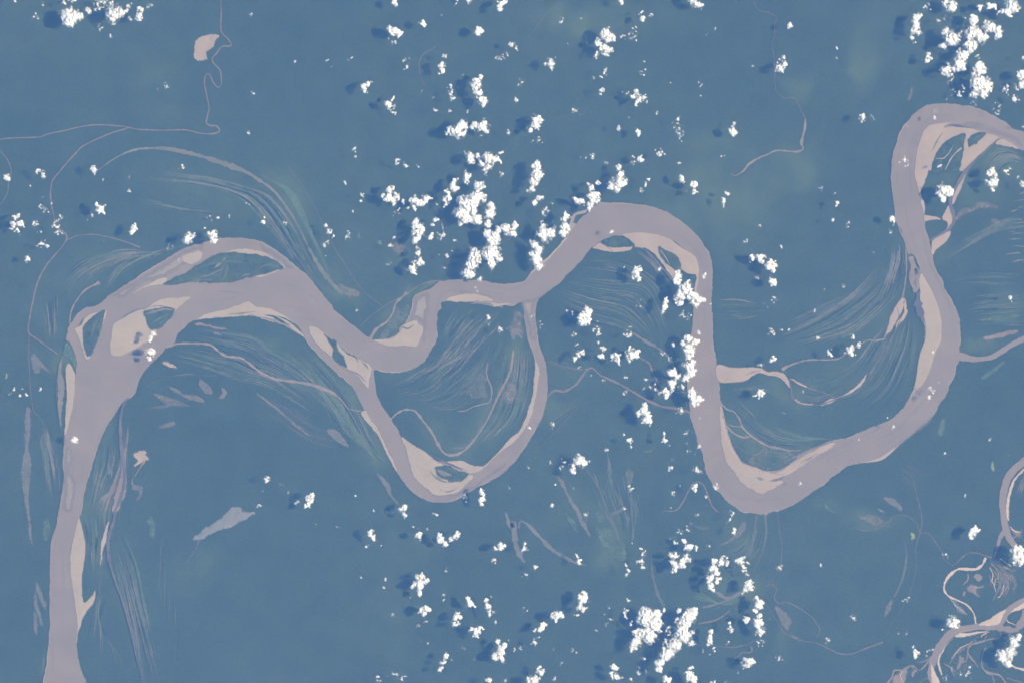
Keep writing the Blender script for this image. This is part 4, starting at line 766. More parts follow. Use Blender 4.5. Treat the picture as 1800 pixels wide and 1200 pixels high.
FAM = [
 ('tan upright streaks of silt inside the southern loop', "12: 1500,310 1505,370 1530,405", "12: 1600,225 1622,320 1620,405", 9, (1, 3.5), 'scrub'),
 ('dense pale strands filling the southern loop', "12: 1230,120 1060,260 900,330", "12: 1700,60 1640,330 1450,480 1200,480", 26, (.5, 1.3), 'ridge'),
 ('thin nested strands beside the lower left river', "02: 850,660 840,860 780,1020 700,1180 ; 03: 660,100 690,300", "02: 930,480 900,700 890,960 870,1190 ; 03: 850,120", 12, (.5, 1.4), 'paleline'),
 ('thin nested strands below the dark channel at lower left', "03: 780,300 850,620 920,900 980,1190", "03: 850,200 960,520 1040,860 1120,1190", 12, (.5, 1.4), 'scrub'),
 ('thin nested strands between the left lake and left river', "02: 255,560 290,780 340,1060", "02: 400,660 425,860 430,1080", 9, (.5, 1.3), 'scrub'),
 ('thin nested strands around the upper left bend', "01: 420,740 600,640 850,580 1100,560", "01: 560,880 700,720 900,620 1100,590", 12, (.5, 1.2), 'scrub'),
 ('faint curved old bank ridges left of the upper left river', "01: 400,790 560,640 800,560 1000,555", "01: 440,960 560,760 760,640 1000,600", 16, (.8, 2.6), 'ridge'),
 ('faint upright ridges between the side stream and the left river', "01: 260,830 300,1000 325,1190", "01: 410,830 405,1000 400,1190", 9, (.8, 2.4), 'ridge'),
 ('faint ridges above the upper left bank', "01: 760,840 900,690 1100,600 1250,540", "01: 700,880 800,700 1000,560 1150,520", 9, (.8, 2), 'ridge'),
 ('concentric ridges under the olive crescent lake', "01: 1000,70 1400,100 1700,200 ; 11: 100,420 230,600 330,720 420,790", "01: 1150,0 1500,50 1780,130 ; 11: 100,180 250,360 350,560 480,800 590,930", 34, (.9, 3.2), 'ridge'),
 ('grassy streaks along the outer side of the olive crescent lake', "11: 0,20 100,60 250,140 330,280 400,450 480,620 540,780", "11: 60,40 200,140 300,300 370,440 450,600 520,760", 14, (1, 4), 'lush'),
 ('faint ridges below the olive crescent in the upper left forest', "01: 880,240 1000,190 1200,240 1500,270", "01: 900,280 1100,260 1300,290 1700,330", 6, (.7, 1.6), 'ridge'),
 ('dense lowland ridges south of the wide left bend', "01: 1350,1090 1600,1130 1800,1170 ; 12: 100,60 300,180 500,360", "02: 1150,120 1400,180 1700,280 ; 12: 60,310 260,420 420,520", 40, (.6, 1.8), 'ridge'),
 ('short ridges in the left lowland', "02: 1050,200 1250,220 1500,240 1700,260", "02: 980,350 1100,280 1250,230 1400,220", 10, (.5, 1.4), 'ridge'),
 ('green ridges along the outer left bank of the southern loop', "12: 380,60 560,260 700,470 850,760 1000,960", "12: 0,60 250,230 450,420 600,620 820,820", 34, (.9, 3.2), 'ridge'),
 ('brighter grass streaks along the outer left bank of the southern loop', "12: 100,20 320,180 500,400 650,600 900,850", "12: 300,100 520,330 660,560 860,800 960,900", 12, (1, 3.5), 'lush'),
 ('thin pale ridges in the forest left of the southern loop', "12: 0,480 200,600 420,720 700,760", "12: 0,340 200,420 400,560 600,640", 7, (.4, .9), 'stream'),
 ('fanned ridges inside the southern loop', "12: 1370,10 1250,150 1030,280", "12: 1760,-40 1660,180 1500,330 1350,420", 24, (.6, 2), 'ridge'),
 ('pale streaks inside the southern loop', "12: 1350,30 1250,160 1060,270", "12: 1700,-100 1560,60 1400,160", 6, (.7, 1.8), 'paleline'),
 ('long ridges inside the right side of the southern loop', "12: 1740,20 1700,300 1600,560 1420,780", "22: 130,60 120,300 60,520 -60,660", 26, (.8, 3), 'ridge'),
 ('tan streaks inside the right side of the southern loop', "12: 1790,0 1780,250 1690,480", "22: 110,40 100,260 40,480", 9, (.8, 2.6), 'scrub'),
 ('slanting ridges south of the lens shaped sandbar', "11: 1400,960 1330,1080 1290,1200", "11: 1770,980 1620,1100 1500,1200", 20, (.7, 2.2), 'ridge'),
 ('slanting pale ridges running into the southern loop', "11: 1560,1000 1430,1130 ; 12: 1340,40 1200,180", "11: 1740,1020 1640,1180 ; 12: 1580,40 1420,240", 9, (.6, 1.6), 'scrub'),
 ('ridges in the lower part of the southern loop', "12: 1300,660 1420,720 1520,700 1640,500", "12: 1330,770 1440,770 1500,700 1560,620", 8, (.7, 2), 'ridge'),
 ('curved ridges in the lowland under the central bend', "21: 380,740 700,770 960,800 1060,1000 1100,1190", "21: 250,900 500,1040 800,1130 950,1200", 30, (.6, 2), 'ridge'),
 ('arched ridges under the wide tan sandbar', "21: 520,620 800,640 1000,760 1110,900", "21: 480,680 760,720 930,820 1020,960", 14, (.6, 1.8), 'ridge'),
 ('ridges beside the dark channel of the central bend', "21: 860,560 980,660 1060,800", "21: 940,550 1040,690 1120,800", 6, (.8, 2.2), 'scrub'),
 ('faint ridges below the central bend beside the narrower arm', "22: 240,40 400,100 560,130", "22: 260,160 380,200 470,260", 8, (.4, 1.2), 'ridge'),
 ('faint straight ridges beside the narrower arm', "22: 240,540 420,430 620,300", "22: 60,860 300,640 500,420", 9, (.4, 1.3), 'ridge'),
 ('streaks right of the vertical channel', "21: 1420,905 1600,900 1800,950", "21: 1420,1070 1560,1060 1800,1010", 7, (.7, 2), 'ridge'),
 ('fanned ridges left of the right hand channel', "31: 0,1190 300,1060 600,850 840,590", "31: 200,1240 600,1150 850,950 950,800", 36, (.6, 2), 'ridge'),
 ('pale streaks left of the right hand channel', "31: 60,1100 350,960 650,820 800,620", "31: 100,1150 400,1020 700,840 850,640", 6, (.5, 1.6), 'scrub'),
 ('upright ridges left of the right hand channel', "31: 860,500 850,640 800,800 740,960", "31: 960,500 960,650 920,800 880,900", 18, (.9, 2.8), 'ridge'),
 ('tan streaks left of the right hand channel', "31: 870,560 850,700 800,800", "31: 930,480 930,640 870,800", 7, (1, 3.4), 'scrub'),
 ('concentric ridges left of the tall smooth sandbar', "32: 450,230 600,130 730,-40 ; 31: 900,1000", "32: 700,570 900,420 1000,220 1050,20 ; 31: 1040,960", 40, (.6, 1.8), 'ridge'),
 ('faint ridges around the oxbow creek', "32: 180,220 300,260 450,250 600,150", "32: 220,380 320,420 420,400 520,350", 12, (.5, 1.4), 'ridge'),
 ('ridges inside the lowest bend', "22: 1490,430 1600,620 1780,760 ; 32: 200,740", "22: 1570,380 1750,560 ; 32: 100,640 400,690", 22, (.6, 2), 'ridge'),
 ('grass streaks beside the lowest bend', "32: 0,540 200,650 450,690", "32: 0,690 150,700 420,690", 9, (.8, 3), 'lush'),
 ('faint ridges between the creek mouth and the lowest bend', "22: 1480,330 1650,320 1800,300", "32: -100,400 20,360 130,400", 6, (.5, 1.2), 'ridge'),
 ('level streaks right of the right hand channel', "31: 1280,745 1500,705 1820,720", "31: 1290,830 1450,815 1820,800", 6, (.5, 1.4), 'ridge'),
 ('slanting streaks right of the dark side channel', "31: 1200,640 1400,540 1600,430 1820,370", "31: 1340,480 1500,420 1650,350 1820,300", 12, (.7, 2.2), 'ridge'),
 ('broad tan streaks near the right edge', "31: 1680,140 1750,150 1830,140", "31: 1640,690 1740,680 1830,690", 6, (1.2, 3.5), 'scrub'),
 ('streaks above the tributary at the right edge', "31: 1330,930 1450,880 1820,850", "31: 1380,1120 1600,1100 1820,1090", 10, (.9, 3), 'ridge'),
 ('grassy streaks beside the upper right bend', "30: 1470,1170 1600,1030 1790,1060", "30: 1520,1330 1680,1150 1850,1150", 14, (.8, 3), 'ridge'),
 ('tan streaks beside the upper right bend', "30: 1560,1080 1650,1060 1800,1120", "30: 1580,1150 1700,1110 1830,1150", 5, (.7, 2.2), 'scrub'),
 ('ridges left of the long dark channel at lower left', "03: 690,380 680,560 620,760 560,940", "03: 800,620 720,830 840,1010 900,1200", 9, (.7, 2), 'ridge'),
 ('long green ridges right of the dark channel at lower left', "03: 830,100 940,350 1000,620 1060,860 1140,1200", "03: 800,330 870,600 940,900 1010,1200", 18, (.8, 2.8), 'ridge'),
 ('brighter green streak right of the dark channel at lower left', "03: 840,90 950,360 1005,620 1060,860", "03: 870,140 965,380 1015,620 1070,860", 4, (1.5, 3), 'lush'),
 ('faint upright streaks in the lower left forest', "03: 1180,60 1130,160 1120,420 1140,720", "03: 1250,700 1270,900 1240,1150 1230,1200", 7, (.4, 1), 'ridge'),
 ('curved streaks between the lower left river and dark channel', "02: 720,700 680,830 650,1000 620,1190", "02: 820,640 800,850 740,1000 690,1190", 12, (.8, 2.6), 'ridge'),
 ('tan streaks between the lower left river and dark channel', "02: 770,760 760,860 750,960", "02: 800,750 800,860 790,970", 4, (1, 3), 'scrub'),
 ('pale streaks crossing to the dark channel at lower left', "02: 830,960 780,1040 700,1110 680,1190", "02: 840,1000 790,1070 720,1130 690,1210", 4, (1, 4), 'scrub'),
 ('green bank streaks below the lower left fork', "03: 570,20 600,130 620,260 640,420", "03: 690,0 690,140 680,280 660,430", 8, (1, 3.5), 'ridge'),
 ('long streaks between the left lake and left river', "02: 260,550 300,800 360,1120", "02: 340,600 385,850 415,1060", 10, (.9, 3.2), 'ridge'),
 ('tan streaks between the left lake and left river', "02: 290,570 330,760 370,960", "02: 340,580 360,780 390,950", 4, (1, 4), 'scrub'),
 ('edge streaks at the bottom left bank', "03: 335,880 320,1000 290,1190", "03: 325,860 300,1050 270,1190", 3, (.8, 2), 'ridge'),
 ('fanned olive streaks at the bottom centre', "22: 480,900 560,1050 620,1190 ; 23: 680,120", "22: 900,900 890,1100 ; 23: 920,60 900,180", 12, (.7, 2.4), 'ridge'),
 ('green streaks around the bottom right of centre clouds', "23: 1230,600 1330,620 1500,640 1620,560", "23: 1200,480 1340,570 1500,650 1640,600", 9, (.8, 2.4), 'lush'),
 ('curved streaks below the lowest bend', "23: 1660,120 1620,220 1500,290", "23: 1800,50 1790,230 1720,380", 8, (.8, 2.2), 'ridge'),
 ('fine pale creeks inside the bright meander loop', "33: 1540,380 1590,450 1630,520 1590,620", "33: 1600,360 1680,440 1700,520 1660,600", 9, (.6, 1.6), 'paleline'),
 ('fine pale streaks right of the bright meander loop', "33: 1560,340 1640,390 1720,420", "33: 1600,330 1680,370 1740,410", 5, (.6, 1.6), 'paleline'),
 ('fine pale streaks inside the corner channel', "33: 1270,1040 1330,970 1420,910", "33: 1400,990 1430,930 1540,890", 8, (.4, 1.0), 'stream'),
 ('fine pale streaks along the grey tributary', "33: 1690,90 1730,150 1760,190", "33: 1740,110 1770,150 1800,180", 5, (.6, 1.6), 'paleline'),
 ('sandy strips along the grey tributary near the right edge', "32: 1800,900 1770,1000 1740,1120", "32: 1840,930 1800,1010 1770,1100", 4, (.5, 1.4), 'paleline'),
 ('fine pale creeks at the bottom right edge', "33: 1240,1060 1300,1120 1330,1180", "33: 1370,1010 1400,1060 1390,1130", 6, (.7, 1.8), 'stream'),
 ('faint brooks around the forest right of the lowest bend', "32: 880,880 960,990 1010,1090", "32: 980,860 1100,920 1150,1000", 6, (.3, .8), 'stream'),
]
for i, (lab, A, B, n, w, m_) in enumerate(FAM):
    family(lab, A, B, int(n * 2.2), (w[0] * .7, min(w[1], 2.6) if m_ == 'ridge' else w[1] * .8), m_, seed=100 + i, frac=(0.2, 0.85))

# current lines of silt in the river
FLOW = [
 ('lower left', "03: 350,1190 352,600 362,210 412,0 ; 02: 447,720 530,250", "03: 590,1190 545,800 500,380 ; 02: 575,1190 650,860 860,430", 12),
 ('wide left', "01: 900,900 1100,830 1400,800 1700,800 ; 11: 0,720 200,700 350,760 520,940 700,1110", "01: 1330,1060 1500,980 1740,910 ; 11: 80,955 250,1040 420,1080 560,1180 ; 12: 700,90 850,200", 22),
 ('central', "12: 850,40 1000,50 1130,45 ; 11: 1180,1100 1230,900 1330,800 1500,780 1800,800 ; 21: 60,795 300,590 500,350 650,240 900,250 1100,310 1300,480 1390,640 1400,900 ; 22: 1415,60 1440,300 1470,460", "12: 900,200 1150,150 ; 11: 1265,1100 1310,880 1500,860 1800,920 ; 21: 180,890 400,700 560,540 780,440 980,430 1200,540 1310,680 1300,900 ; 22: 1260,60 1250,400 1260,500", 26),
 ('right hand', "22: 1480,700 1560,920 1700,1050 ; 32: 100,1000 400,790 700,640 950,500 1050,340 1150,200 1210,0 ; 31: 1225,1060 1180,880 1080,690 960,450 890,250 880,60 ; 30: 910,1000 1010,830 1200,740 1500,790 1780,940", "22: 1300,680 1360,900 1500,1110 ; 32: 60,1180 350,1020 650,840 900,730 1150,520 1290,270 1340,60 ; 31: 1345,1080 1280,900 1180,690 1110,420 1060,120 ; 30: 1050,1080 1110,940 1240,880 1500,935 1760,1030", 26),
]
for i, (nm, A, B, n) in enumerate(FLOW):
    family('pale drifting silt lines in the ' + nm + ' reach of the river', A, B, n // 2, (1.5, 6.0), 'shallow', 300 + i, (.04, .16 if n > 20 else .4), Z_RIVER + 6, .11, 'silt_lines', 'silt')

# ---------------------------------------------------------------- clouds
# each line: tile : clouds parted by ';', lobes of one cloud parted by '|' as x,y,radius; a trailing w marks a thin ragged cloud
CL = """
00: 490,115,75|470,160,35|540,110,40; 800,100,75|760,90,40|850,95,40|795,170,25; 710,15,55|790,10,45w; 440,15,30|510,5,35w; 620,70,26; 905,40,35w; 985,65,22; 980,118,30; 910,135,22w; 1050,35,25w; 255,125,28w; 310,25,25w; 105,5,15; 705,195,22w; 780,258,16; 1172,605,26w; 1120,635,16w; 1615,548,14w; 1770,102,12; 1775,665,24w; 1740,940,20w; 660,1190,26; 1270,1170,30w
10: 970,15,28; 970,225,40|1010,250,28|940,195,28; 955,300,28w; 1170,165,26; 1305,112,16w; 1560,212,38; 1410,10,30w; 1495,5,20; 1715,35,40|1745,20,22; 665,400,28|690,380,15w; 278,440,22w; 505,425,11w; 535,470,10w; 1055,475,15; 1040,420,18w; 1095,415,24w; 1310,460,28|1325,400,22|1300,505,24; 1715,395,36|1690,410,24|1750,380,20w; 1680,460,12w; 1455,525,11w; 1255,545,12w; 755,615,28|790,585,26|765,645,18; 945,730,36|970,690,16|965,785,16; 1550,590,45|1585,545,22|1560,650,40|1590,710,38; 1368,650,24|1368,605,17|1385,690,22; 1250,693,13w; 1260,780,22w; 1365,780,18w; 1485,790,18w; 1400,920,62|1450,890,42|1350,930,36; 1590,880,46|1540,880,32|1610,920,28|1520,900,22; 1580,955,16w; 1165,645,11; 1500,1105,44|1560,1100,28|1575,1140,28|1640,1110,52|1630,1170,42|1720,1080,24|1700,1130,24; 690,1045,22|710,1105,12w; 1000,1130,28|985,1165,16w; 1055,1165,24; 1150,1170,24w; 1795,315,16; 1775,930,20w
20: 345,150,24; 770,12,26; 1290,15,42|1335,45,22|1255,10,22; 918,140,28|910,90,10; 980,108,15; 475,130,14w; 650,230,46|690,270,46|610,295,30|640,330,36|670,360,36; 595,388,24; 785,255,28w; 855,240,32|865,280,17|860,190,12w; 390,300,17w; 25,335,22|-5,312,20; 270,440,36|275,480,20; 650,520,20|655,495,14; 625,545,14; 575,555,15w; 630,635,24|620,660,14; 60,585,28w; 30,690,20; 205,610,13w; 905,515,24w; 935,495,13w; 870,645,32|905,690,36|880,720,26|930,670,22|850,680,22; 800,660,19w; 950,720,13; 440,780,28|420,740,14|480,800,20w; 1160,850,36|1145,870,20w; 1190,940,40|1160,920,27|1175,980,20w; 820,825,11; 755,905,20w; 890,940,28|880,920,20; 1020,790,22w; 1550,915,30|1570,935,20; 1565,865,14; 160,840,42|150,880,36|205,860,27|175,900,27|120,920,22; 185,990,32|180,1030,16w; 1325,595,22w; 1325,680,11w; 1690,460,13w; 1430,210,14w; 1370,240,9w; 1035,1070,34|1045,1095,24w; 568,1100,22; 505,1100,17w; 850,1120,30w; 905,1120,26; 665,1145,13w; 750,1180,22; 1175,1150,19w; 1480,1100,17w; 930,430,11w; 685,435,13w; 1115,585,10w
30: 1040,170,45|1035,215,46|1055,130,32|1010,270,18; 1030,300,15; 150,185,27; 480,335,15; 480,410,9; 95,415,36w; 90,490,36|110,450,22; 665,830,30; 738,830,24w; 1110,48,26w; 1290,55,46|1245,40,32; 1450,150,48|1440,240,72|1300,270,72|1250,210,38|1240,320,38|1560,200,52|1610,230,52|1500,270,52|1420,330,48; 1560,45,42|1490,60,28|1600,35,28; 1720,45,58|1680,90,38|1640,80,32; 1210,150,26|1240,120,20w; 1385,125,13; 1360,390,42|1350,450,52|1250,490,46|1330,480,38|1300,490,28; 1470,400,20; 1130,400,30|1120,430,24; 1490,500,52|1480,580,82|1540,600,48|1450,650,42|1520,660,38|1500,470,38; 1290,570,28w; 1360,625,27|1350,670,24|1295,635,20|1270,685,26w; 1655,635,42w; 1780,530,42|1790,600,42; 1750,695,36w; 1615,765,42|1600,790,24w; 1450,720,23w; 1790,410,16; 1175,785,19w; 1175,830,13; 965,1140,32|945,1145,20w; 1205,1160,21w; 980,890,11w; 915,535,13w; 1795,890,14
01: 50,40,28; 300,28,26|270,10,14; 213,100,17w; 172,150,11w; 305,190,13w; 710,265,38|725,300,22|690,240,22; 650,305,18w; 615,350,13w; 300,265,26|280,245,17|330,285,20w; 360,228,15w; 95,380,34|145,375,32|110,320,26|125,430,20; 250,385,28|265,430,20w; 395,380,40|380,375,28|430,340,24|415,430,22w; 295,520,38w; 195,620,23|185,655,12; 940,400,27|925,435,27|950,370,17; 910,40,19w; 905,150,19w; 725,70,11w; 1320,475,52|1290,485,32|1350,470,28; 1490,450,40|1495,490,32|1520,460,18; 1475,325,34w; 1530,328,15; 1620,325,13w; 1440,402,13; 1070,1150,30|1060,1180,20; 1740,230,15w; 730,490,11w; 1195,545,25w
11: 50,360,20|55,330,14; 208,370,15w; 620,80,19w; 745,170,22|740,215,18; 685,290,9; 495,390,23|510,430,22|540,465,18; 490,510,36w; 490,598,7; 652,445,23|640,470,16; 730,460,13w; 880,485,20|865,515,15w; 940,535,21w; 965,470,11; 930,650,19w; 940,135,32|930,195,36|960,210,24|895,180,20; 985,185,23|1025,215,18|980,165,16; 990,280,32|960,310,20w; 1070,262,13; 1110,210,36|1150,220,40|1200,200,32|1115,265,20; 1130,390,42|1145,440,46|1130,480,32|1165,410,28|1120,355,27; 1140,580,34|1150,635,37|1100,690,34|1110,650,27|1110,720,18; 1255,345,23|1240,380,20; 1225,470,26|1235,445,16; 1320,400,30|1325,440,26|1290,465,26w; 1345,200,44|1390,110,40|1340,150,34|1330,245,24|1400,70,22; 1485,45,38|1480,70,28; 1270,240,15w; 1500,240,82|1440,300,72|1560,180,57|1580,110,47|1450,210,42|1440,370,28|1540,330,52|1480,340,47|1575,360,28; 1640,300,52|1650,260,38|1630,370,38; 1660,480,62|1650,570,77|1620,440,42|1660,650,42|1540,600,67|1520,660,62|1490,720,47|1700,600,38; 1575,765,21; 1700,420,34|1750,400,42|1790,440,38|1815,400,32|1812,450,27; 1395,500,17w; 1340,600,19w; 1375,560,13w; 1285,590,11w; 1315,690,17w; 1725,35,21w; 1620,15,26w; 1550,840,20w; 1635,1030,17; 1725,1115,30|1640,1085,14w; 710,978,11w
21: 175,-25,45|170,30,45|200,30,37|150,80,42|140,140,37|190,190,32|160,225,30; 550,180,37|560,110,28|600,80,24|590,170,27|570,220,42|545,250,32|470,220,35|440,210,27; 740,90,57|700,110,37|770,90,38|750,30,34; 365,400,37|370,340,32|360,440,30|385,310,23; 230,440,62|270,440,47|180,560,52|175,630,47|190,680,32|150,520,37|210,400,34|150,590,32; 230,280,30w; 280,235,13; 1185,45,28|1195,70,22; 1280,110,32|1285,150,22; 1225,140,11; 960,65,16; 935,98,15; 910,145,17w; 1480,215,26|1485,245,18; 1520,155,22; 1355,735,20|1340,738,12; 1350,790,12w; 690,430,28|670,480,22w; 785,680,14; 880,730,37|885,690,27|890,770,27|850,750,17; 1045,695,27w; 1220,830,62|1270,880,62|1190,880,47|1330,890,32|1300,930,32|1180,930,32|1170,740,35|1160,780,32; 1065,950,32|1060,990,22|1080,910,20; 510,1020,47|530,1000,37|500,1060,37|530,1060,32; 600,1120,40|600,1080,32|600,1170,32w; 830,1130,26|800,1150,21|840,1110,16w; 440,1155,19w; 195,1080,17w; 890,945,22|905,900,9w; 385,985,11; 420,1000,17w; 1745,390,17w; 1640,495,17w; 1745,610,40|1690,610,20; 1720,755,19w; 1775,945,21w; 1395,940,7; 1310,1135,21w; 1210,1020,40w; 140,1020,17
31: 20,680,42|60,660,22|30,770,37|20,640,22; 95,535,15; 370,130,27w; 490,230,22; 455,345,17; 565,390,23w; 125,205,13w; 460,160,11w; 875,350,30; 855,430,17w; 745,585,15w; 525,815,15w; 50,910,27w; 20,1120,24|25,1150,18w; 98,1115,11; 150,1120,13; 350,1170,19; 595,1170,19; 1240,135,52|1270,140,34|1210,160,34|1230,190,28; 1705,890,23; 1580,15,42|1575,80,47|1580,125,25; 1670,10,32w; 1790,90,25w; 330,985,17w; 1760,35,14w; 395,835,9
02: 525,690,27|540,680,14; 97,335,11; 160,335,11; 135,370,15; 75,370,13w; 190,375,13; 280,340,13; 1060,85,40|1045,130,20
12: 75,965,28|80,990,20; 375,1110,37|365,1150,22|390,1090,22; 285,1130,19w; 185,1005,15w; 225,1055,11w; 20,1150,21w; 45,1055,11w; 1030,1175,37|1040,1215,28; 1590,1060,28|1580,1110,30|1585,1150,20; 1460,1105,30w; 1775,1030,11; 700,1085,10; 825,1185,11; 145,400,1
22: 465,90,32|490,70,22|440,125,22; 455,15,15w; 480,180,19w; 630,100,30|635,50,22; 600,5,17; 735,115,37|745,140,22|705,100,22; 845,85,42|820,120,26|835,35,18|870,90,26; 1055,80,21w; 1120,125,23w; 1135,22,15; 1245,-18,30|1240,50,52|1240,90,34|1290,10,28|1210,20,28; 1240,170,42|1250,220,47|1220,250,32|1270,140,28; 1125,215,42|1160,240,32; 1120,290,42|1115,320,27; 1075,360,37|1080,390,20; 1195,320,24; 940,300,26|990,310,30|1020,330,22|935,270,16w; 1285,390,47|1270,360,32|1320,400,28|1290,430,28; 1185,490,27|1180,510,18w; 640,275,19w; 825,340,17w; 795,360,21w; 560,230,11w; 800,245,15w; 930,490,47|945,540,42|960,560,30|900,500,30|925,450,28; 120,605,17; 290,590,23w; 825,695,27|830,740,16; 785,650,11; 1065,690,27|1070,660,16; 1105,730,10; 1215,640,20|1230,700,20|1245,770,19w; 1250,635,18w; 1315,730,17w; 1290,790,9; 660,760,15w; 955,770,15w; 485,830,40|500,855,30|460,830,24; 425,900,40|440,920,22; 365,835,19w; 345,885,21w; 270,850,19w; 550,840,17w; 1130,835,15w; 1115,890,21; 1305,895,30w; 835,1030,22; 785,1175,25w; 280,1150,20; 1280,1020,26|1290,1050,16; 1360,1040,18|1370,1090,18w; 1135,1060,19w; 1180,1010,10; 1045,1085,11w; 1430,1010,24|1440,1035,16w; 440,1030,13w; 300,1005,9; 280,960,11w; 110,885,13w; 175,810,11w; 1120,1165,9; 1540,1180,40w; 1320,540,9; 1750,365,34|1720,370,16; 1745,165,19w
32: 35,130,24|30,105,14; 435,85,22|420,65,10; 580,60,38|600,85,22|550,40,18; 640,20,22; 480,35,9w; 105,500,20w; 245,345,15w; 1135,330,20w; 1135,395,20|1160,350,13; 1200,290,10w; 1155,75,10; 225,995,13; 875,605,15w; 640,685,6; 1575,685,19w; 1240,790,11; 1395,1095,17w; 1690,800,17w; 835,535,8
13: 1265,15,14|1250,5,10; 570,100,19w; 420,78,13w; 810,160,28|805,130,18|820,185,16; 770,245,18; 1140,170,30|1150,150,20; 1195,110,11w; 1105,98,10; 1300,190,30|1330,220,26|1370,185,26|1405,155,30|1290,160,22; 1720,240,30|1690,250,18|1735,230,22; 1670,335,21w; 1345,405,19w; 1155,450,37|1150,510,47|1110,510,32|1190,480,28|1150,560,28; 1085,595,13w; 1195,680,34|1150,690,24|1180,710,22; 1140,795,17|1190,770,18w; 915,470,14; 895,530,10w; 880,232,9; 1010,320,10w; 1320,575,16; 1318,615,10; 1500,640,32|1520,650,22|1495,605,16; 1630,670,32|1620,620,24|1640,710,18; 1680,700,16|1680,770,17w; 1650,590,11w; 1710,520,19w; 1410,740,27|1400,780,24|1435,740,20|1410,710,16; 1545,835,30|1510,815,22|1550,865,16|1580,820,18; 965,715,17w; 960,790,9w; 1205,920,11; 1160,905,8; 1720,970,40|1700,910,26|1690,1000,32|1740,1030,28|1750,940,22|1725,1020,30; 1780,900,15; 1590,975,15w; 1465,950,15w; 1300,1090,27|1330,1010,24|1310,1050,26|1290,1110,22; 1380,1040,11w; 1490,1120,15w; 860,1170,25|840,1185,16w; 925,1140,15w; 985,1150,25|1020,1165,22|1040,1135,18w; 795,1130,15w; 1640,1180,28; 1750,1180,11; 735,455,9w; 775,330,10w; 1540,1035,10w; 1785,850,9
23: 90,255,25|90,235,18; 175,380,22; 100,445,23w; 465,350,26|460,310,16; 285,460,11w; 815,405,23|805,440,14|800,375,16; 910,250,20|925,290,22|910,340,23|915,385,24|890,350,18; 1140,210,30|1180,140,23|1240,105,27w; 1130,300,37|1140,370,40|1140,410,28|1190,350,42|1230,310,32|1240,250,30|1210,200,26|1290,255,17; 1430,340,30|1420,400,37|1480,350,37|1490,310,22|1390,460,37|1390,510,32|1410,545,18|1440,420,27|1450,480,22; 1610,350,44|1590,340,30|1620,400,23|1670,360,15; 1660,520,37|1640,550,26|1680,490,25; 1650,440,17w; 1085,545,17w; 95,680,21w; 485,620,42|500,600,32|480,670,28|505,690,20|510,570,18|450,730,12; 310,730,37|350,720,25|280,720,23|305,770,18; 205,790,30|195,815,20|225,775,20|160,825,16; 155,910,22|180,880,11; 65,955,15w; 15,965,11; 290,968,10w; 410,968,19w; 455,985,13w; 595,830,14; 340,1065,13w; 680,660,17w; 660,790,13w; 695,750,15; 655,720,11w; 800,680,20|815,615,16|795,735,18|790,710,16; 940,740,72|1000,790,67|900,850,57|960,860,67|920,700,42|870,910,47|1020,720,37|1060,690,20|850,950,27|830,770,18; 1220,760,67|1260,720,52|1200,850,72|1130,930,67|1080,1000,57|1050,1060,40|1250,920,32|1290,690,28|1180,690,28|1030,1110,25; 1095,820,36w; 925,1020,18; 1390,890,34|1380,930,24|1390,850,20|1420,960,15; 1340,970,11; 1530,820,26|1525,775,14; 1515,915,18; 1640,760,32; 1740,640,40|1720,610,22|1710,680,18; 1735,790,44|1750,840,38|1730,740,28; 1745,915,28w; 1655,1060,46|1640,1040,28|1680,1040,25; 1590,1125,11w; 1400,1000,10w; 195,1120,32|185,1090,17; 145,1180,47|120,1170,32; 300,1180,20w; 720,1080,26|740,1090,16; 745,1160,34|700,1145,22; 890,1125,20|900,1095,12w; 840,1175,15; 940,1120,15w; 1250,1150,47|1270,1180,34|1260,1080,18; 1090,1170,32; 1410,1190,20; 1500,1190,20w; 1380,240,15w; 520,20,24w; 845,215,9; 1300,15,17w; 1515,50,27w; 1555,130,22
33: 80,395,24; 375,370,15|390,390,8; 1440,135,40|1430,165,24|1465,130,25; 1240,310,27w; 1365,325,13w; 985,612,27w; 600,735,25w; 920,855,9; 980,830,13|975,850,10w; 1300,775,50|1330,770,32|1270,755,28|1225,820,16; 1760,300,57|1770,340,38|1740,260,28|1730,350,22; 420,900,21w; 1035,980,30|1030,1010,22|1025,945,16; 1135,960,23w; 1110,1010,11; 80,1018,23w; 1190,515,13w; 1440,865,29w; 1700,980,62|1730,920,47|1650,1010,47|1690,1060,37|1750,880,33|1620,1000,28; 1400,1130,36|1370,1160,30|1420,1090,24w; 1300,1110,25w; 1240,1165,25w; 15,745,9w
"""
clouds = []
for line in CL.strip().splitlines():
    head, body = line.split(':')
    c, r = int(head[0]), int(head[1])
    for item in body.split(';'):
        item = item.strip()
        if not item: continue
        w = item.endswith('w')
        lob = [tuple(float(v) for v in l.split(',')) for l in item.rstrip('w').split('|')]
        lob = [(c * 450 + x / 4, r * 300 + y / 4, rr / 4) for x, y, rr in lob]
        if max(l[2] for l in lob) < 1: continue
        clouds.append(dict(lobes=lob, w=w))
for k, cl in enumerate(clouds):
    A = sum(l[2] ** 2 for l in cl['lobes'])
    cl['A'] = A * (0.55 if cl['w'] else 1.0)
    cl['x'] = sum(l[0] * l[2] ** 2 for l in cl['lobes']) / A
    cl['y'] = sum(l[1] * l[2] ** 2 for l in cl['lobes']) / A
    cl['seed'] = 1000 + k * 7

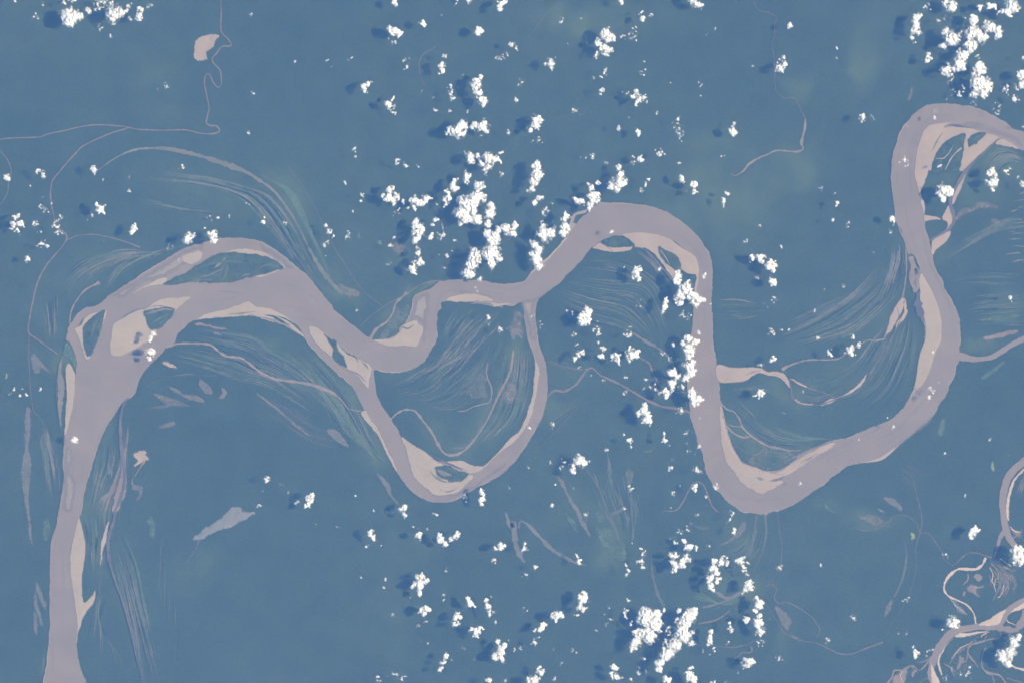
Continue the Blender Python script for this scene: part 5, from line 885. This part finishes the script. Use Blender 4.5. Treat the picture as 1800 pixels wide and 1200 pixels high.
def cloud_geo(cl):
    lobes, thin, seed = cl['lobes'], cl['w'], cl['seed']
    rnd = random.Random(seed)
    rmax = max(l[2] for l in lobes)
    cell = 0.62 if rmax < 12 else 0.75
    pad = 2.0 + 0.45 * rmax
    x0 = min(l[0] - l[2] for l in lobes) - pad; x1 = max(l[0] + l[2] for l in lobes) + pad
    y0 = min(l[1] - l[2] for l in lobes) - pad; y1 = max(l[1] + l[2] for l in lobes) + pad
    xs = np.arange(x0, x1 + cell, cell); ys = np.arange(y0, y1 + cell, cell)
    X, Y = np.meshgrid(xs, ys)
    wa = min(0.45 * rmax, 4.2)
    small = rmax < 6.5
    lx0 = X + wa * fbm(X / (0.9 * rmax + 2), Y / (0.9 * rmax + 2), seed, 3)
    ly0 = Y + wa * fbm(X / (0.9 * rmax + 2), Y / (0.9 * rmax + 2), seed + 2, 3)
    wx = X + wa * fbm(X / (0.9 * rmax + 2), Y / (0.9 * rmax + 2), seed, 3) + 1.4 * fbm(X / 3.6, Y / 3.6, seed + 1, 2)
    wy = Y + wa * fbm(X / (0.9 * rmax + 2), Y / (0.9 * rmax + 2), seed + 2, 3) + 1.4 * fbm(X / 3.6, Y / 3.6, seed + 3, 2)
    e = np.full(X.shape, -3.0); hh = np.zeros(X.shape)
    for (lx, ly, lr) in lobes:
        d2 = ((wx - lx) ** 2 + (wy - ly) ** 2) / (lr * lr)
        e = np.maximum(e, 1 - d2)
        hh = np.maximum(hh, np.clip(1 - ((lx0 - lx) ** 2 + (ly0 - ly) ** 2) / (lr * lr * 1.25), 0, 1) ** 0.6 * lr)
    n = fbm(X / 6.0, Y / 6.0, seed + 9, 4, 0.58)
    n2 = fbm(X / 3.3, Y / 3.3, seed + 21, 2, 0.5)
    e = np.clip(e, -1.6, 1)
    if thin:
        f = e * 0.80 - 0.40 + 0.75 * n + 0.75 * n2
    elif small:
        f = e * 1.1 - 0.12 + 0.45 * n + 0.45 * n2
    else:
        f = e * 1.35 - 0.02 + 0.52 * n + 0.30 * n2
    f[0, :] = f[-1, :] = -1; f[:, 0] = f[:, -1] = -1
    t = np.clip(f / (1.05 if thin else 1.0 if small else 1.1), 0, 1)
    a = t ** 1.45 * min(0.98, 0.42 + rmax / 15.0) * (0.72 if thin else 1.0)
    base = 760 + rnd.uniform(-60, 60)
    bil = 1 - np.abs(fbm(X / 7.0, Y / 7.0, seed + 31, 2)) * 1.3
    th = 30 + hh * M * 0.95 * (0.80 + 0.26 * np.clip(bil, 0, 1))
    if thin: th = 20 + (th - 20) * 0.5
    keep = f > 0
    cellk = keep[:-1, :-1] | keep[1:, :-1] | keep[:-1, 1:] | keep[1:, 1:]
    jj, ii = np.nonzero(cellk)
    if len(ii) == 0: return None
    W = X.shape[1]
    q = np.stack([jj * W + ii, (jj + 1) * W + ii, (jj + 1) * W + ii + 1, jj * W + ii + 1], 1)
    used, inv = np.unique(q, return_inverse=True); q = inv.reshape(-1, 4)
    zt = base + th.ravel()[used]
    def place(z):
        k = 1 - z / ORBIT
        return np.stack([(X.ravel()[used] - 900) * M * k, (600 - Y.ravel()[used]) * M * k, z], 1)
    top = place(zt); bot = place(np.full(len(used), base) - 10 * a.ravel()[used])
    al = a.ravel()[used]
    V = np.concatenate([top, bot]); F = np.concatenate([q, q[:, ::-1] + len(used)])
    return V, F, np.concatenate([al, al * (0.35 + 0.6 * al ** 3)])

# where a cloud is: the nearest landmark names it
SPOT = [
 (60, 20, 'the top left corner'), (180, 25, 'the top left forest edge'), (300, 40, 'forest left of the pink lake'), (290, 160, 'forest below left of the pink lake'), (430, 130, 'forest right of the winding stream'),
 (550, 120, 'forest far right of the pink lake'), (690, 60, 'the top edge left of centre'), (660, 160, 'forest above the hair thin curved brook'), (780, 90, 'forest by the hair thin curved brook'), (860, 20, 'the top edge at centre'),
 (840, 170, 'the tall central cloud column'), (740, 280, 'forest north of the central cloud mass'), (950, 110, 'forest under the faint straight brook'), (1065, 70, 'the mottled meadow at top centre'), (1130, 150, 'forest right of top centre'),
 (1220, 20, 'the top edge right of centre'), (1000, 200, 'forest north of the central bend'), (1120, 230, 'forest above the central bend'), (1200, 240, 'forest above the vertical channel'), (1290, 130, 'forest left of the crooked brook'),
 (1290, 240, 'forest above the tan stream'), (1375, 100, 'the crooked brook at top right'), (1470, 90, 'the pale green meadow at top right'), (1520, 210, 'forest left of the upper right bend'), (1610, 50, 'the left side of the top right clouds'),
 (1710, 60, 'the top right corner'), (1700, 140, 'forest above the upper right bend'), (1785, 150, 'the right edge near the top'), (1640, 220, 'the upper right bend'), (1750, 310, 'lowland right of the upper right bend'),
 (30, 330, 'the far left edge'), (80, 390, 'the side stream at the left edge'), (170, 350, 'forest under the olive crescent'), (230, 400, 'forest above the leftmost bend'), (350, 410, 'the bank of the upper left river'), (390, 380, 'forest just above the upper left river'),
 (460, 390, 'ridges under the olive crescent'), (575, 415, 'forest right of the olive crescent'), (640, 370, 'forest left of the central cloud mass'), (690, 345, 'the left fringe of the central cloud mass'), (740, 360, 'forest beside the central cloud mass'),
 (735, 440, 'forest below the central cloud mass'), (790, 420, 'the gap left of the biggest central clouds'), (830, 350, 'the central cloud mass'), (850, 440, 'the biggest central clouds'), (680, 430, 'forest above the southern arm fork'), (840, 500, 'the river below the biggest central clouds'),
 (940, 330, 'forest left of the central bend'), (950, 430, 'the north shore of the central bend'), (1040, 340, 'the top of the central bend'), (1130, 330, 'forest right of the central bend'), (1200, 320, 'forest below the tan stream'), (1270, 350, 'forest right of the vertical channel top'),
 (1070, 410, 'the water of the central bend'), (1120, 480, 'lowland under the central bend'), (1210, 510, 'the top of the vertical channel'), (1235, 490, 'the vertical channel near the tan bar'), (1030, 560, 'lowland right of the narrower arm'), (1110, 580, 'the middle of the central lowland'), (1165, 540, 'lowland beside the vertical channel'),
 (940, 560, 'the head of the narrower arm'), (880, 580, 'ridges inside the southern loop'), (1340, 460, 'forest between the two right channels'), (1440, 350, 'forest left of the right hand channel'), (1480, 400, 'forest near the right hand channel'), (1570, 390, 'the left bank of the right hand channel'), (1660, 335, 'the dark side channel'),
 (1360, 540, 'ridges right of the vertical channel'), (1480, 510, 'ridges left of the right hand channel'), (1500, 605, 'the creek left of the tall sandbar'), (1775, 520, 'the right edge at middle height'), (265, 590, 'the big tan sandbar'), (262, 620, 'the water below the big tan sandbar'), (40, 690, 'the far left forest'), (130, 770, 'the lower left river'),
 (470, 840, 'the lower left forest'), (540, 880, 'forest right of the pale blue lake'), (640, 890, 'forest below the long mauve lake'), (710, 895, 'forest below the southern loop'), (845, 875, 'the bottom of the southern loop'), (930, 750, 'the narrower arm'), (970, 740, 'forest right of the narrower arm'),
 (1015, 630, 'the muddy creek'), (1060, 625, 'forest above the muddy creek'), (1110, 620, 'the upper end of the muddy creek'), (1150, 680, 'the lower end of the muddy creek'), (1210, 640, 'the left bank of the vertical channel'), (1190, 655, 'the clouds beside the vertical channel'), (1135, 725, 'forest below the muddy creek'), (1220, 700, 'the foot of the vertical channel clouds'),
 (1105, 775, 'forest left of the lowest bend'), (1165, 770, 'forest near the lowest bend'), (1215, 770, 'the bank of the lowest bend'), (1015, 815, 'forest above the leaf shaped meadow'), (980, 820, 'forest left of the double round cloud'), (970, 890, 'forest left of the mauve ribbon'), (1100, 880, 'forest right of the leaf shaped meadow'), (1190, 870, 'forest below left of the lowest bend'), (1225, 860, 'the creek under the lowest bend'), (1260, 855, 'the left shore of the lowest bend'),
 (1340, 690, 'lowland right of the vertical channel'), (1340, 640, 'the sandy creek mouth'), (1410, 680, 'the oxbow creek'), (1440, 620, 'lowland above the oxbow creek'), (1635, 690, 'the foot of the tall sandbar'), (1560, 740, 'the bend below the tall sandbar'), (1405, 850, 'the water right of the lowest bend'), (1740, 770, 'forest near the right edge'), (1700, 870, 'forest left of the grey tributary'),
 (600, 930, 'the forest below the southern loop'), (650, 950, 'forest at lower centre left'), (740, 950, 'forest at lower centre'), (785, 945, 'the V shaped cloud'), (880, 960, 'the mauve strip at bottom centre'), (680, 1020, 'the lower forest left of the compact cloud'), (738, 1030, 'forest under the compact cloud'), (780, 1050, 'forest right of the compact cloud'), (700, 1090, 'the bottom forest left of centre'), (825, 1060, 'the bottom forest near centre'), (860, 1070, 'forest left of bottom centre'), (880, 1140, 'the cloud group at bottom centre'), (775, 1160, 'the bottom edge left of centre clouds'), (690, 1190, 'the bottom edge at left centre'), (820, 1140, 'the bottom edge near the ragged cloud'), (865, 1190, 'the bottom edge at centre'),
 (925, 970, 'the long curved mauve streak'), (1015, 985, 'the end of the long curved mauve streak'), (1110, 990, 'forest below the leaf shaped meadow'), (1120, 960, 'the tip of the leaf shaped meadow'), (1195, 970, 'forest below the lowest bend clouds'), (1250, 1010, 'the curled cloud'), (1305, 990, 'the tan hooked lake'), (1310, 1030, 'the muddy crescent'), (1275, 920, 'forest above the tan hooked lake'),
 (920, 1070, 'forest at the bottom right of centre'), (960, 1090, 'the slanting row of clouds'), (1020, 1060, 'forest above the slanting row'), (1065, 1080, 'forest left of the twin big clouds'), (1100, 1060, 'the left edge of the twin big clouds'), (1140, 1100, 'the twin big clouds at the bottom'), (1000, 1140, 'the open forest at bottom centre'), (945, 1190, 'the bottom edge right of centre'), (1080, 1180, 'the bottom edge below the twin big clouds'), (1130, 1180, 'the bottom edge between the twin clouds'), (1210, 1190, 'the bottom edge right of the twin clouds'), (1250, 1130, 'forest right of the twin big clouds'), (1285, 1110, 'forest left of the upright cloud pair'), (1335, 1080, 'the upright cloud pair'), (1315, 1165, 'the small bright hook creek'), (1270, 1195, 'the bottom edge near the hook creek'),
 (1370, 1000, 'the thin creek below the lowest bend'), (1445, 995, 'the open forest at lower right'), (1500, 1085, 'forest left of the long thin brown lake'), (1595, 1055, 'forest right of the long thin brown lake'), (1590, 1110, 'forest below the brown lens pond'), (1455, 1125, 'the curved faint stream at the bottom'), (1370, 1155, 'the wing shaped lake'), (1710, 935, 'forest left of the grey tributary fork'), (1660, 980, 'the bright meander loop'), (1785, 975, 'the grey tributary fork'), (1675, 1095, 'the corner channel'), (1610, 1150, 'forest left of the corner channel'), (1710, 1115, 'the sand lens of the corner channel'), (1770, 1140, 'the bottom right corner'), (1690, 1185, 'the bottom edge by the corner channel'),
]
ORD = ['leftmost', 'second', 'third', 'fourth', 'fifth', 'sixth', 'seventh', 'eighth', 'ninth', 'tenth', 'eleventh', 'twelfth']
def size_word(cl):
    s = math.sqrt(cl['A'])
    w = cl['w']
    if s > 30: return 'huge billowing' if not w else 'huge ragged'
    if s > 16: return 'large puffy' if not w else 'large thin ragged'
    if s > 9.5: return 'medium puffy' if not w else 'medium thin ragged'
    if s > 5.5: return 'small puffy' if not w else 'small thin ragged'
    return 'tiny white' if not w else 'tiny wispy'
clouds.sort(key=lambda c: -c['A'])
single, rest = clouds[:295], clouds[295:]
for k in (116, 138): single[k]['seed'] += 5003
buckets = {}
for cl in single:
    s = min(SPOT, key=lambda p: (p[0] - cl['x']) ** 2 + (p[1] - cl['y']) ** 2)
    buckets.setdefault((s[2], size_word(cl)), []).append(cl)
for (spot, word), lst in buckets.items():
    lst.sort(key=lambda c: c['x'])
    for k, cl in enumerate(lst):
        if len(lst) == 1:
            cl['label'] = f'{word} cloud over {spot}'
        elif len(lst) == 2:
            cl['label'] = f'{word} cloud over {spot}, the {"left" if k == 0 else "right"} one'
        else:
            cl['label'] = f'{word} cloud over {spot}, {ORD[k] + (" from left" if k else "")}'
for cl in single:
    g = cloud_geo(cl)
    if g is None: continue
    o = link('cumulus_cloud', mesh_np('cumulus_cloud', *g), MAT['cloud'])
    tag(o, cl['label'], 'cloud', 'scattered fair weather clouds')
Vs, Fs, As, off = [], [], [], 0
for cl in rest:
    g = cloud_geo(cl)
    if g is None: continue
    Vs.append(g[0]); Fs.append(g[1] + off); As.append(g[2]); off += len(g[0])
o = link('cloud_wisps', mesh_np('cloud_wisps', np.concatenate(Vs), np.concatenate(Fs), np.concatenate(As)), MAT['cloud'])
tag(o, 'tiny scattered flecks of cloud between the larger clouds', 'cloud', kind='stuff')

# ---------------------------------------------------------------- haze: the blue air between camera and ground
def build_haze():
    s, z0, z1 = 420000.0, -1000.0, ORBIT + 3000.0
    V = [(x, y, z) for z in (z0, z1) for y in (-s, s) for x in (-s, s)]
    F = [(0, 2, 3, 1), (4, 5, 7, 6), (0, 1, 5, 4), (2, 6, 7, 3), (0, 4, 6, 2), (1, 3, 7, 5)]
    me = bpy.data.meshes.new('haze'); me.from_pydata(V, [], F)
    m = bpy.data.materials.new('air'); m.use_nodes = True
    nt = m.node_tree; nt.nodes.clear()
    out = nt.nodes.new('ShaderNodeOutputMaterial')
    pv = nt.nodes.new('ShaderNodeVolumePrincipled')
    pv.inputs['Color'].default_value = (HAZE_COL[0], HAZE_COL[1], HAZE_COL[2], 1)
    pv.inputs['Absorption Color'].default_value = (1, 1, 1, 1)
    pv.inputs['Density'].default_value = HAZE_TAU / ORBIT
    nt.links.new(pv.outputs['Volume'], out.inputs['Volume'])
    o = link('haze', me, m)
    tag(o, 'thin blue haze of air over the whole river plain', 'haze', kind='stuff')
HAZE_TAU = 0.365
HAZE_COL = (0.155, 0.40, 0.97)
build_haze()
